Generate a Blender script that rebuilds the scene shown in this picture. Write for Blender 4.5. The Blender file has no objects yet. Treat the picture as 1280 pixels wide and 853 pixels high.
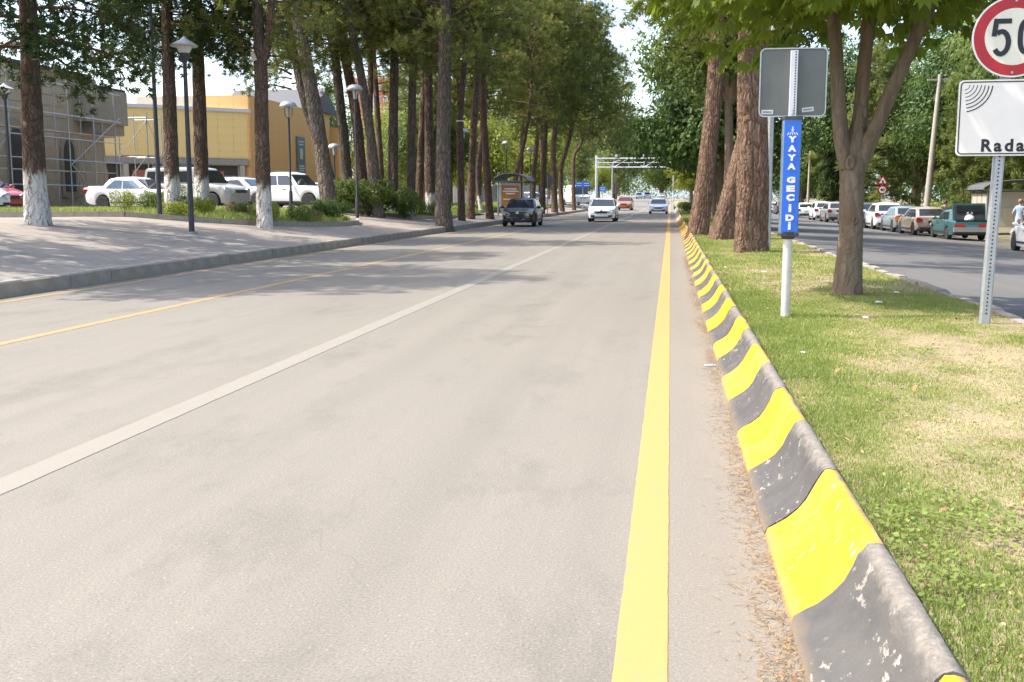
import bpy, math, random
import numpy as np
from mathutils import Vector, Matrix
R = math.radians
SC = bpy.context.scene
COL = SC.collection

# ------------------------------------------------------------------ camera
cam_d = bpy.data.cameras.new('camera')
cam = bpy.data.objects.new('camera', cam_d)
COL.objects.link(cam)
cam_d.sensor_width = 36.0
cam_d.lens = 36.0 * 1300 / 1280
cam_d.clip_start = 0.05
cam_d.clip_end = 6000
cam.location = (0, 0, 1.42)
cam.rotation_euler = (R(90 - 7.797), 0, R(8.581))
SC.camera = cam

# ------------------------------------------------------------------ sky, sun, exposure
SUN_EL, SUN_AZ = 55.0, 188.5      # azimuth: direction the light comes from, counter-clockwise from +X
wd = bpy.data.worlds.new('World')
SC.world = wd
wd.use_nodes = True
nt = wd.node_tree
sky = nt.nodes.new('ShaderNodeTexSky')
sky.sky_type = 'NISHITA'
sky.sun_disc = False
sky.sun_elevation = R(SUN_EL)
sky.sun_rotation = R(90 - SUN_AZ)
sky.air_density = 1.0
sky.dust_density = 3.0
sky.ozone_density = 1.0
bg = nt.nodes['Background']
bg.inputs['Strength'].default_value = 0.15
nt.links.new(sky.outputs[0], bg.inputs[0])
sl = bpy.data.lights.new('sun', 'SUN')
sl.energy = 2.2
sl.angle = R(0.6)
sl.color = (1.0, 0.95, 0.865)
so = bpy.data.objects.new('sun', sl)
COL.objects.link(so)
sv = Vector((math.cos(R(SUN_EL)) * math.cos(R(SUN_AZ)), math.cos(R(SUN_EL)) * math.sin(R(SUN_AZ)), math.sin(R(SUN_EL))))
so.rotation_euler = sv.to_track_quat('Z', 'Y').to_euler()
so.location = (-40, 0, 60)
SC.view_settings.view_transform = 'Standard'
SC.view_settings.look = 'None'
SC.view_settings.gamma = 1
SC.view_settings.exposure = 1.8
SC.view_settings.use_curve_mapping = False
SC.render.engine = 'CYCLES'
SC.cycles.use_denoising = True
SC.cycles.max_bounces = 7
SC.cycles.diffuse_bounces = 3
SC.cycles.glossy_bounces = 3
SC.cycles.transmission_bounces = 4
SC.cycles.transparent_max_bounces = 6
SC.cycles.caustics_reflective = False
SC.cycles.caustics_refractive = False

# ------------------------------------------------------------------ heights of the place
def road_z(y):
    return 0.0 if y < 120 else 0.008 * (y - 120)
def far_z(x):                       # the other carriageway falls away from the median
    return -0.05 - 0.043 * (x - 3.7)
def left_z(x):
    if x > -9.5: return 0.22
    if x > -16: return 0.22 + 0.1 * (-9.5 - x)
    return 0.87

# ------------------------------------------------------------------ materials
def nodes_of(m):
    m.use_nodes = True
    n = m.node_tree
    return n, n.nodes, n.links, n.nodes['Principled BSDF']

def noise(n, scale, detail=4, rough=.6, stretch=None, coords='Object', dist=0.0, seed=0.0):
    tc = n.nodes.new('ShaderNodeTexCoord')
    mp = n.nodes.new('ShaderNodeMapping')
    mp.inputs['Location'].default_value = (seed, seed * .7, seed * .3)
    if stretch: mp.inputs['Scale'].default_value = stretch
    nz = n.nodes.new('ShaderNodeTexNoise')
    nz.inputs['Scale'].default_value = scale
    nz.inputs['Detail'].default_value = detail
    nz.inputs['Roughness'].default_value = rough
    nz.inputs['Distortion'].default_value = dist
    n.links.new(tc.outputs[coords], mp.inputs[0])
    n.links.new(mp.outputs[0], nz.inputs['Vector'])
    return nz.outputs['Fac']

def ramp(n, fac, stops):
    r = n.nodes.new('ShaderNodeValToRGB')
    el = r.color_ramp.elements
    while len(el) < len(stops): el.new(0.5)
    for e, (p, c) in zip(el, stops):
        e.position = p
        e.color = (c[0], c[1], c[2], 1) if not isinstance(c, (int, float)) else (c, c, c, 1)
    n.links.new(fac, r.inputs[0])
    return r.outputs[0]

def mixc(n, fac, a, b):
    m = n.nodes.new('ShaderNodeMix')
    m.data_type = 'RGBA'
    for sock, v in ((m.inputs['Factor'], fac), (m.inputs['A'], a), (m.inputs['B'], b)):
        if hasattr(v, 'is_linked') or hasattr(v, 'links'): n.links.new(v, sock)
        elif isinstance(v, (int, float)): sock.default_value = v
        else: sock.default_value = (v[0], v[1], v[2], 1)
    return m.outputs['Result']

def bump(n, bsdf, fac, strength, dist=.01):
    b = n.nodes.new('ShaderNodeBump')
    b.inputs['Strength'].default_value = strength
    b.inputs['Distance'].default_value = dist
    n.links.new(fac, b.inputs['Height'])
    n.links.new(b.outputs[0], bsdf.inputs['Normal'])

MATS = {}
def M(name, c, c2=None, scale=6, rough=.6, metal=0, bmp=0, bscale=None, stretch=None, coords='Object', spec=None, coat=0, detail=4, bdist=.01):
    if name in MATS: return MATS[name]
    m = bpy.data.materials.new(name)
    n, nd, lk, b = nodes_of(m)
    b.inputs['Base Color'].default_value = (*c, 1)
    b.inputs['Roughness'].default_value = rough
    b.inputs['Metallic'].default_value = metal
    if coat: b.inputs['Coat Weight'].default_value = coat
    if spec is not None: b.inputs['Specular IOR Level'].default_value = spec
    if c2 is not None:
        f = noise(n, scale, detail, .62, stretch, coords)
        lk.new(ramp(n, f, [(.3, c), (.7, c2)]), b.inputs['Base Color'])
    if bmp:
        f2 = noise(n, bscale or scale * 4, 5, .65, stretch, coords)
        bump(n, b, f2, bmp, bdist)
    MATS[name] = m
    return m

def foliage_mat(name, stops, trans=.35, rough=.55, tcol=(.35, .5, .08)):
    m = bpy.data.materials.new(name)
    n, nd, lk, b = nodes_of(m)
    a = nd.new('ShaderNodeAttribute'); a.attribute_name = 'var'
    col = ramp(n, a.outputs['Fac'], stops)
    lk.new(col, b.inputs['Base Color'])
    b.inputs['Roughness'].default_value = rough
    b.inputs['Specular IOR Level'].default_value = .3
    t = nd.new('ShaderNodeBsdfTranslucent')
    mx = nd.new('ShaderNodeMix'); mx.data_type = 'RGBA'; mx.blend_type = 'MULTIPLY'
    g = nd.new('ShaderNodeMix'); g.data_type = 'RGBA'
    g.inputs['Factor'].default_value = .5
    lk.new(col, g.inputs['A']); g.inputs['B'].default_value = (*tcol, 1)
    lk.new(g.outputs['Result'], t.inputs[0])
    ms = nd.new('ShaderNodeMixShader'); ms.inputs[0].default_value = trans
    lk.new(b.outputs[0], ms.inputs[1]); lk.new(t.outputs[0], ms.inputs[2])
    lk.new(ms.outputs[0], nd['Material Output'].inputs[0])
    MATS[name] = m
    return m

# ---- asphalt: pale dusty aggregate with oil-dark wheel smudges and fine grain
def asphalt(name, c_lo, c_hi, seed, smudge=.6, dusty=False):
    m = bpy.data.materials.new(name)
    n, nd, lk, b = nodes_of(m)
    big = noise(n, .22, 5, .6, (1, .35, 1), seed=seed, dist=.6)
    mid = noise(n, 1.1, 10, .78, (1, .42, 1), seed=seed + 3, dist=.25)
    fine = noise(n, 95, 4, .75, seed=seed)
    speck = noise(n, 70, 2, .5, seed=seed + 9)
    base = mixc(n, big, c_lo, c_hi)
    dark = ramp(n, mid, [(.52, 0.0), (.66, smudge)])
    base = mixc(n, dark, base, tuple(v * .66 for v in c_lo))
    streak = noise(n, 2.6, 4, .6, (1, .02, 1), seed=seed + 14)
    base = mixc(n, ramp(n, streak, [(.35, .0), (.7, .38)]), base, tuple(v * .82 for v in c_lo))
    g = ramp(n, fine, [(.3, .5), (.5, 1.0), (.72, 1.4)])
    mm = nd.new('ShaderNodeMix'); mm.data_type = 'RGBA'; mm.blend_type = 'MULTIPLY'
    mm.inputs['Factor'].default_value = .75
    lk.new(base, mm.inputs['A']); lk.new(g, mm.inputs['B'])
    s = ramp(n, speck, [(.64, 0.0), (.7, .55)])
    base2 = mixc(n, s, mm.outputs['Result'], tuple(v * 1.5 for v in c_hi))
    if dusty:
        tx = nd.new('ShaderNodeTexCoord'); sx = nd.new('ShaderNodeSeparateXYZ'); lk.new(tx.outputs['Object'], sx.inputs[0])
        wq = nd.new('ShaderNodeMath'); wq.operation = 'MULTIPLY_ADD'; wq.inputs[1].default_value = .5
        lk.new(noise(n, 2.2, 6, .7, (1, .4, 1), seed=50), wq.inputs[0]); lk.new(sx.outputs[0], wq.inputs[2])
        base2 = mixc(n, ramp(n, wq.outputs[0], [(.2, 0.0), (.72, .5)]), base2, (.225, .187, .148))
    # hairline cracks
    tc = nd.new('ShaderNodeTexCoord'); mp = nd.new('ShaderNodeMapping')
    mp.inputs['Scale'].default_value = (.32, .2, 1)
    wob = nd.new('ShaderNodeTexNoise'); wob.inputs['Scale'].default_value = 2.2; wob.inputs['Detail'].default_value = 5
    vm = nd.new('ShaderNodeVectorMath'); vm.operation = 'ADD'
    vs = nd.new('ShaderNodeVectorMath'); vs.operation = 'SCALE'; vs.inputs['Scale'].default_value = .55
    lk.new(tc.outputs['Object'], mp.inputs[0]); lk.new(mp.outputs[0], wob.inputs['Vector'])
    lk.new(wob.outputs['Color'], vs.inputs[0]); lk.new(vs.outputs[0], vm.inputs[0]); lk.new(mp.outputs[0], vm.inputs[1])
    vo = nd.new('ShaderNodeTexVoronoi'); vo.feature = 'DISTANCE_TO_EDGE'; vo.inputs['Scale'].default_value = 1.0
    lk.new(vm.outputs[0], vo.inputs['Vector'])
    ck = ramp(n, vo.outputs['Distance'], [(0.0, .12), (.003, 0.0)])
    brk = ramp(n, noise(n, .5, 3, .6, seed=seed + 20), [(.55, 0.0), (.66, 1.0)])
    mc = nd.new('ShaderNodeMath'); mc.operation = 'MULTIPLY'
    lk.new(ck, mc.inputs[0]); lk.new(brk, mc.inputs[1])
    base3 = mixc(n, mc.outputs[0], base2, tuple(v * .35 for v in c_lo))
    lk.new(base3, b.inputs['Base Color'])
    b.inputs['Roughness'].default_value = .82
    b.inputs['Specular IOR Level'].default_value = .25
    bump(n, b, fine, .35, .004)
    MATS[name] = m
    return m

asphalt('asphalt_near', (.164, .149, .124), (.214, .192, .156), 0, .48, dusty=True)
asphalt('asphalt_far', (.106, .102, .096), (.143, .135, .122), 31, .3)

# ---- worn road paint
def road_paint(name, c, base, lo=.62, hi=.75):
    m = bpy.data.materials.new(name)
    n, nd, lk, b = nodes_of(m)
    f = noise(n, 9, 6, .7, (1, .35, 1))
    f2 = noise(n, 70, 3, .7, seed=4)
    w = ramp(n, f, [(lo, 0.0), (hi, .8)])
    col = mixc(n, w, mixc(n, f2, tuple(v * .82 for v in c), c), base)
    lk.new(col, b.inputs['Base Color'])
    b.inputs['Roughness'].default_value = .7
    bump(n, b, f2, .2, .003)
    MATS[name] = m
road_paint('mark_yellow', (.46, .25, .08), (.26, .2, .12), .56, .8)
road_paint('mark_yellow_worn', (.37, .235, .08), (.2, .172, .135), .42, .66)
road_paint('mark_white', (.238, .214, .172), (.2, .178, .143), .36, .7)

# ---- painted kerb stones
def kerb_paint(name, c, chip, lo, hi, stretch, sc, topwear):
    m = bpy.data.materials.new(name)
    n, nd, lk, b = nodes_of(m)
    oi = nd.new('ShaderNodeObjectInfo')
    tc = nd.new('ShaderNodeTexCoord')
    ad = nd.new('ShaderNodeVectorMath'); ad.operation = 'MULTIPLY_ADD'
    cmb = nd.new('ShaderNodeCombineXYZ')
    lk.new(oi.outputs['Random'], cmb.inputs[0]); lk.new(oi.outputs['Random'], cmb.inputs[1])
    ad.inputs[1].default_value = (37, 53, 11)
    lk.new(cmb.outputs[0], ad.inputs[0]); lk.new(tc.outputs['Object'], ad.inputs[2])
    def nz(scale, st, det=5, rg=.65):
        mp = nd.new('ShaderNodeMapping'); mp.inputs['Scale'].default_value = st
        t = nd.new('ShaderNodeTexNoise'); t.inputs['Scale'].default_value = scale
        t.inputs['Detail'].default_value = det; t.inputs['Roughness'].default_value = rg
        lk.new(ad.outputs[0], mp.inputs[0]); lk.new(mp.outputs[0], t.inputs['Vector'])
        return t.outputs['Fac']
    tone = nz(5, (1, 1, 1))
    f = nz(sc, stretch)
    big = nz(2.2, (1, 1, 1), 3)
    mul = nd.new('ShaderNodeMath'); mul.operation = 'MULTIPLY'
    lk.new(ramp(n, f, [(lo, 0.0), (hi, 1.0)]), mul.inputs[0])
    lk.new(ramp(n, big, [(.42, 0.05), (.6, 1.0)]), mul.inputs[1])
    col = mixc(n, tone, tuple(v * .62 for v in c), tuple(min(1, v * 1.2) for v in c))
    col = mixc(n, ramp(n, nz(1.7, (1, 1, 1), 6, .7), [(.45, 0.0), (.75, .45)]), col, (.3, .25, .16) if c[0] > .3 else (.15, .135, .115))
    col = mixc(n, mul.outputs[0], col, chip)
    # concrete worn bare along the rounded top
    sp = nd.new('ShaderNodeSeparateXYZ'); lk.new(tc.outputs['Object'], sp.inputs[0])
    wob = nd.new('ShaderNodeMath'); wob.operation = 'MULTIPLY_ADD'; wob.inputs[1].default_value = .05
    lk.new(tone, wob.inputs[0]); lk.new(sp.outputs[2], wob.inputs[2])
    wx = nd.new('ShaderNodeMath'); wx.operation = 'MULTIPLY_ADD'; wx.inputs[1].default_value = .11
    lk.new(nz(11, (1, .5, 1), 7, .75), wx.inputs[0]); lk.new(sp.outputs[0], wx.inputs[2])
    tw = ramp(n, wx.outputs[0], [(topwear, 0.0), (min(.99, topwear + .03), 1.0)])
    speck = nz(38, (1, 1, 1), 6, .8)
    col = mixc(n, tw, col, ramp(n, speck, [(.3, (.105, .094, .08)), (.5, (.175, .155, .13)), (.7, (.26, .23, .19))]))
    # grime along the foot
    gr = ramp(n, wob.outputs[0], [(.03, .75), (.075, 0.0)])
    col = mixc(n, gr, col, (.2, .15, .1))
    lk.new(col, b.inputs['Base Color'])
    b.inputs['Roughness'].default_value = .85
    b.inputs['Specular IOR Level'].default_value = .25
    bump(n, b, nz(60, (1, 1, 1)), .5, .008)
    MATS[name] = m
kerb_paint('kerb_yellow', (.5, .29, .018), (.34, .31, .21), .6, .66, (1, 1, .5), 14, .32)
kerb_paint('kerb_black', (.076, .073, .07), (.32, .285, .235), .595, .63, (2.4, .8, .8), 16, .268)

def bark(name, c1, c2, c3, white=0.0, sc=1.0, bs=.9, crack=.7):
    """furrowed bark; white = height of a lime-wash coat"""
    m = bpy.data.materials.new(name)
    n, nd, lk, b = nodes_of(m)
    tc = nd.new('ShaderNodeTexCoord')
    f = noise(n, 9 * sc, 6, .7, (1, 1, .16), dist=.7)
    v = nd.new('ShaderNodeTexVoronoi'); v.feature = 'DISTANCE_TO_EDGE'; v.inputs['Scale'].default_value = 8 * sc
    mp = nd.new('ShaderNodeMapping'); mp.inputs['Scale'].default_value = (1, 1, .22)
    wn = nd.new('ShaderNodeTexNoise'); wn.inputs['Scale'].default_value = 4
    vs = nd.new('ShaderNodeVectorMath'); vs.operation = 'SCALE'; vs.inputs['Scale'].default_value = .25
    va = nd.new('ShaderNodeVectorMath'); va.operation = 'ADD'
    lk.new(tc.outputs['Object'], wn.inputs['Vector']); lk.new(wn.outputs['Color'], vs.inputs[0])
    lk.new(tc.outputs['Object'], va.inputs[0]); lk.new(vs.outputs[0], va.inputs[1])
    lk.new(va.outputs[0], mp.inputs[0]); lk.new(mp.outputs[0], v.inputs['Vector'])
    big = noise(n, 1.4, 4, .6)
    col = ramp(n, f, [(.3, c1), (.52, c2), (.75, c3)])
    col = mixc(n, ramp(n, v.outputs['Distance'], [(0, crack), (.12, 0.0)]), col, tuple(x * .45 for x in c1))
    col = mixc(n, ramp(n, big, [(.35, .45), (.65, 0.0)]), col, c1)
    if white:
        sp = nd.new('ShaderNodeSeparateXYZ'); lk.new(tc.outputs['Object'], sp.inputs[0])
        ma = nd.new('ShaderNodeMath'); ma.operation = 'MULTIPLY_ADD'; ma.inputs[1].default_value = .5
        lk.new(noise(n, 5, 5, .7, (1, 1, .4)), ma.inputs[0]); lk.new(sp.outputs[2], ma.inputs[2])
        wz = ramp(n, ma.outputs[0], [(min(.97, (white + .2) / 4), 1.0), (min(.99, (white + .36) / 4), 0.0)])
        dv = nd.new('ShaderNodeMath'); dv.operation = 'DIVIDE'; dv.inputs[1].default_value = 4
        lk.new(ma.outputs[0], dv.inputs[0])
        for l in list(n.links):
            if l.to_node.type == 'VALTORGB' and l.from_node == ma: n.links.remove(l)
        rn = wz.node; lk.new(dv.outputs[0], rn.inputs[0])
        chips = ramp(n, noise(n, 7, 6, .72, (1, 1, .35), seed=5), [(.52, 1.0), (.62, 0.05)])
        mu = nd.new('ShaderNodeMath'); mu.operation = 'MULTIPLY'
        lk.new(wz, mu.inputs[0]); lk.new(chips, mu.inputs[1])
        col = mixc(n, mu.outputs[0], col, mixc(n, f, (.5, .46, .4), (.66, .63, .57)))
    lk.new(col, b.inputs['Base Color'])
    b.inputs['Roughness'].default_value = .9
    b.inputs['Specular IOR Level'].default_value = .1
    hm = nd.new('ShaderNodeMath'); hm.operation = 'MULTIPLY_ADD'; hm.inputs[1].default_value = .6
    lk.new(f, hm.inputs[0]); lk.new(ramp(n, v.outputs['Distance'], [(0, 1 - crack / .7), (.25, 1.0)]), hm.inputs[2])
    bump(n, b, hm.outputs[0], bs, .04)
    MATS[name] = m
bark('bark_pine', (.085, .055, .038), (.17, .11, .075), (.25, .175, .125))
bark('bark_pine_grey', (.095, .075, .058), (.175, .14, .11), (.27, .225, .18))
bark('bark_red', (.095, .06, .042), (.2, .13, .088), (.3, .215, .155), bs=.7)
bark('bark_white', (.085, .06, .042), (.16, .11, .08), (.24, .18, .13), white=1.25)
bark('bark_white_low', (.085, .06, .045), (.16, .115, .085), (.24, .185, .14), white=1.0)
bark('bark_smooth', (.135, .1, .068), (.2, .155, .11), (.27, .222, .168), sc=.9, bs=.8, crack=.3)
bark('bark_pale', (.2, .18, .14), (.3, .27, .22), (.38, .35, .3), sc=.7, bs=.3)

foliage_mat('leaf_pine', [(0, (.034, .052, .01)), (.4, (.09, .115, .022)), (.7, (.19, .2, .042)), (1, (.32, .3, .085))], .3, tcol=(.34, .38, .06))
foliage_mat('leaf_cedar', [(0, (0.020, 0.043, 0.012)), (.6, (0.054, 0.086, 0.022)), (1, (0.118, 0.146, 0.030))], .22, tcol=(.12, .2, .04))
foliage_mat('leaf_chestnut', [(0, (.055, .1, .014)), (.5, (.1, .155, .02)), (1, (.17, .21, .03))], .55, tcol=(.4, .5, .05))
foliage_mat('leaf_dark', [(0, (0.020, 0.047, 0.011)), (.55, (0.052, 0.096, 0.018)), (1, (0.110, 0.152, 0.030))], .3, tcol=(.16, .28, .05))
foliage_mat('leaf_mid', [(0, (0.045, 0.076, 0.013)), (.5, (0.090, 0.128, 0.023)), (1, (0.168, 0.194, 0.040))], .35, tcol=(.3, .4, .08))
foliage_mat('leaf_pale', [(0, (.075, .105, .028)), (.5, (.145, .18, .048)), (1, (.25, .28, .085))], .35, tcol=(.38, .44, .1))
foliage_mat('leaf_lime', [(0, (0.112, 0.153, 0.017)), (.5, (0.190, 0.224, 0.026)), (1, (0.302, 0.316, 0.046))], .4, tcol=(.45, .5, .08))
foliage_mat('leaf_box', [(0, (0.039, 0.071, 0.011)), (.5, (0.094, 0.136, 0.018)), (1, (0.172, 0.200, 0.028))], .25)
foliage_mat('leaf_brown', [(0, (.09, .065, .035)), (.5, (.15, .11, .055)), (1, (.16, .16, .05))], .25, tcol=(.3, .22, .08))
foliage_mat('grass_blade', [(0, (.12, .19, .032)), (.35, (.205, .27, .06)), (.55, (.3, .325, .1)), (.78, (.42, .355, .175)), (1, (.5, .41, .24))], .4, tcol=(.5, .52, .13))
foliage_mat('needle_litter', [(0, (.16, .085, .035)), (.6, (.3, .17, .07)), (1, (.42, .28, .13))], .1)

M('concrete', (.25, .23, .2), (.34, .31, .27), 7, .85, bmp=.3, bscale=50)
M('concrete_kerb', (.25, .215, .17), (.335, .295, .24), 5, .88, bmp=.4, bscale=40)
M('concrete_pole', (.33, .29, .24), (.42, .37, .31), 3, .85, bmp=.2)
M('steel_galv', (.36, .37, .37), (.46, .47, .46), 14, .42, .55, bmp=.05)
M('steel_white', (.55, .56, .56), (.66, .66, .66), 4, .45, .1)
M('pole_cream', (.50, .47, .40), (.62, .58, .50), 9, .5, .15, bmp=.06)
M('iron_dark', (.035, .038, .043), (.06, .062, .065), 6, .5, .2)
M('plate_back', (.12, .123, .108), (.14, .143, .127), 3, .5, .35)
M('sticker', (.6, .6, .57), (.52, .52, .5), 20, .6)
M('sticker_ink', (.18, .19, .2), None, rough=.7)
M('hole', (.02, .02, .02), None, rough=.9)
M('blue_sign', (.018, .125, .55), (.028, .15, .6), 4, .35)
M('blue_frame', (.10, .13, .17), (.16, .2, .25), 8, .5, .3)
M('white_film', (.74, .74, .71), (.66, .66, .63), 3, .45)
M('cream_film', (.7, .66, .52), (.62, .58, .46), 2.5, .45, detail=6)
M('radar_film', (.76, .71, .63), (.7, .655, .585), 3, .5, detail=6)
M('red_film', (.42, .01, .014), (.34, .012, .016), 4, .4)
M('black_film', (.012, .012, .013), None, rough=.45)
M('orange_ad', (.45, .17, .035), (.38, .13, .025), 2, .35)
M('glass_dark', (.02, .024, .028), None, rough=.06, spec=.7)
M('glass_blue', (.07, .12, .17), (.12, .17, .22), .8, .05, spec=.8)
M('lamp_glass', (.62, .62, .58), None, rough=.2)
M('tyre', (.018, .018, .018), (.03, .03, .029), 12, .85)
M('rim', (.42, .43, .44), None, rough=.3, metal=.8)
M('plastic_black', (.02, .02, .022), (.035, .035, .036), 8, .55)
M('headlamp', (.7, .72, .72), (.16, .17, .18), 9, .08, spec=.9)
M('headlamp_amber', (.62, .45, .28), (.3, .24, .18), 9, .1, spec=.9)
M('tail_red', (.42, .012, .015), (.3, .01, .012), 8, .12, spec=.8)
M('tail_amber', (.7, .2, .02), None, rough=.15)
M('chrome', (.6, .6, .6), None, rough=.15, metal=1)
M('number_white', (.68, .68, .66), None, rough=.4)
def paint(name, c, metal=.0):
    return M(name, c, tuple(min(1, v * .9) for v in c), 1.2, .28, metal, coat=.6)
for k_, c_ in dict(white=(.8, .81, .81), navy=(.011, .013, .018), orange=(.4, .11, .035), silver=(.42, .42, .41), grey=(.3, .29, .27),
                   tan=(.33, .27, .2), teal=(.035, .1, .1), darkgrey=(.06, .065, .07), red=(.40, .06, .05), cream=(.6, .57, .5), bluegrey=(.2, .235, .26)).items():
    paint('paint_' + k_, c_)
M('stone_wall', (.4, .33, .235), (.46, .385, .28), 1.5, .9, bmp=.3, bscale=14)
M('stone_trim', (.28, .245, .185), (.34, .3, .23), 3, .9, bmp=.2)
M('stone_dark', (.05, .047, .042), (.07, .065, .055), 3, .8)
M('beige_wall', (.42, .35, .26), (.5, .43, .33), 1.4, .9, bmp=.15)
M('roof_tile', (.07, .07, .075), (.1, .1, .105), 6, .7)
M('brick_red', (.42, .13, .085), (.48, .16, .10), 2, .85)
M('render_white', (.6, .6, .58), (.52, .52, .5), 2, .85)
M('roof_red', (.4, .14, .08), (.48, .19, .11), 5, .8)
M('skin', (.46, .27, .19), (.5, .3, .21), 9, .55)
M('hair_dark', (.02, .015, .012), (.04, .03, .022), 30, .6)
M('hair_thin', (.25, .15, .1), (.2, .12, .08), 30, .6)
M('cloth_blue', (.3, .42, .55), (.38, .5, .62), 8, .85, bmp=.2)
M('cloth_pink', (.5, .09, .13), (.6, .15, .18), 8, .85)
M('cloth_dark', (.02, .021, .026), (.035, .036, .04), 8, .85)
M('cloth_pale', (.5, .48, .47), (.6, .58, .56), 8, .85)
M('cloth_trouser', (.5, .5, .5), (.58, .58, .57), 8, .85)
M('cloth_navy', (.03, .035, .06), (.045, .05, .08), 8, .85)
M('litter_white', (.7, .7, .68), (.6, .6, .58), 30, .6)
M('litter_blue', (.25, .5, .7), (.4, .6, .75), 30, .4)
M('leaf_dry', (.24, .12, .05), (.34, .2, .09), 30, .8)
M('soil', (.2, .16, .088), (.3, .24, .145), 2.2, .95, bmp=.6, bscale=30, detail=8)
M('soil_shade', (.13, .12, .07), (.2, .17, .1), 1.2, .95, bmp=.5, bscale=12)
M('lawn_soil', (.1, .15, .035), (.17, .2, .06), 2.2, .95, bmp=.5, bscale=20)
M('far_ground', (.14, .14, .08), (.2, .18, .11), .15, .95)
M('hill', (.16, .19, .2), (.2, .23, .24), .02, .95)
M('barrier_red', (.6, .06, .04), None, rough=.5)
M('wood_pale', (.5, .42, .32), (.58, .5, .4), 3, .8)
M('panel_beige', (.42, .38, .3), (.48, .43, .35), 2, .6)

# printed insulation boards: flat colour with small dark stamps
def board_mat(name, c, ink):
    m = bpy.data.materials.new(name)
    n, nd, lk, b = nodes_of(m)
    f = noise(n, .9, 4, .6)
    p = noise(n, 3.2, 3, .6, (1, 1, 2.6), seed=2)
    q = noise(n, 14, 2, .5, (1, 1, 2), seed=7)
    mu = nd.new('ShaderNodeMath'); mu.operation = 'MULTIPLY'
    lk.new(ramp(n, p, [(.63, 0.0), (.68, 1.0)]), mu.inputs[0]); lk.new(ramp(n, q, [(.48, 0.0), (.52, .8)]), mu.inputs[1])
    col = mixc(n, mu.outputs[0], mixc(n, f, tuple(v * .88 for v in c), c), ink)
    lk.new(col, b.inputs['Base Color'])
    b.inputs['Roughness'].default_value = .75
    MATS[name] = m
board_mat('board_yellow', (.88, .62, .24), (.4, .22, .05))
board_mat('board_orange', (.72, .4, .14), (.3, .12, .03))

# block paving
def paving(name):
    m = bpy.data.materials.new(name)
    n, nd, lk, b = nodes_of(m)
    tc = nd.new('ShaderNodeTexCoord')
    br = nd.new('ShaderNodeTexBrick')
    br.inputs['Scale'].default_value = 1.0
    br.inputs['Brick Width'].default_value = .4; br.inputs['Row Height'].default_value = .2
    br.inputs['Mortar Size'].default_value = .018; br.inputs['Mortar Smooth'].default_value = .4
    br.inputs['Color1'].default_value = (.21, .18, .15, 1); br.inputs['Color2'].default_value = (.262, .23, .19, 1)
    br.inputs['Mortar'].default_value = (.15, .12, .095, 1)
    lk.new(tc.outputs['Object'], br.inputs['Vector'])
    d = noise(n, .5, 6, .65)
    col = mixc(n, ramp(n, d, [(.35, 0.0), (.7, .7)]), br.outputs['Color'], (.285, .245, .2))
    lk.new(col, b.inputs['Base Color'])
    b.inputs['Roughness'].default_value = .88
    bump(n, b, br.outputs['Fac'], -.3, .01)
    MATS[name] = m
paving('paving')

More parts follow.
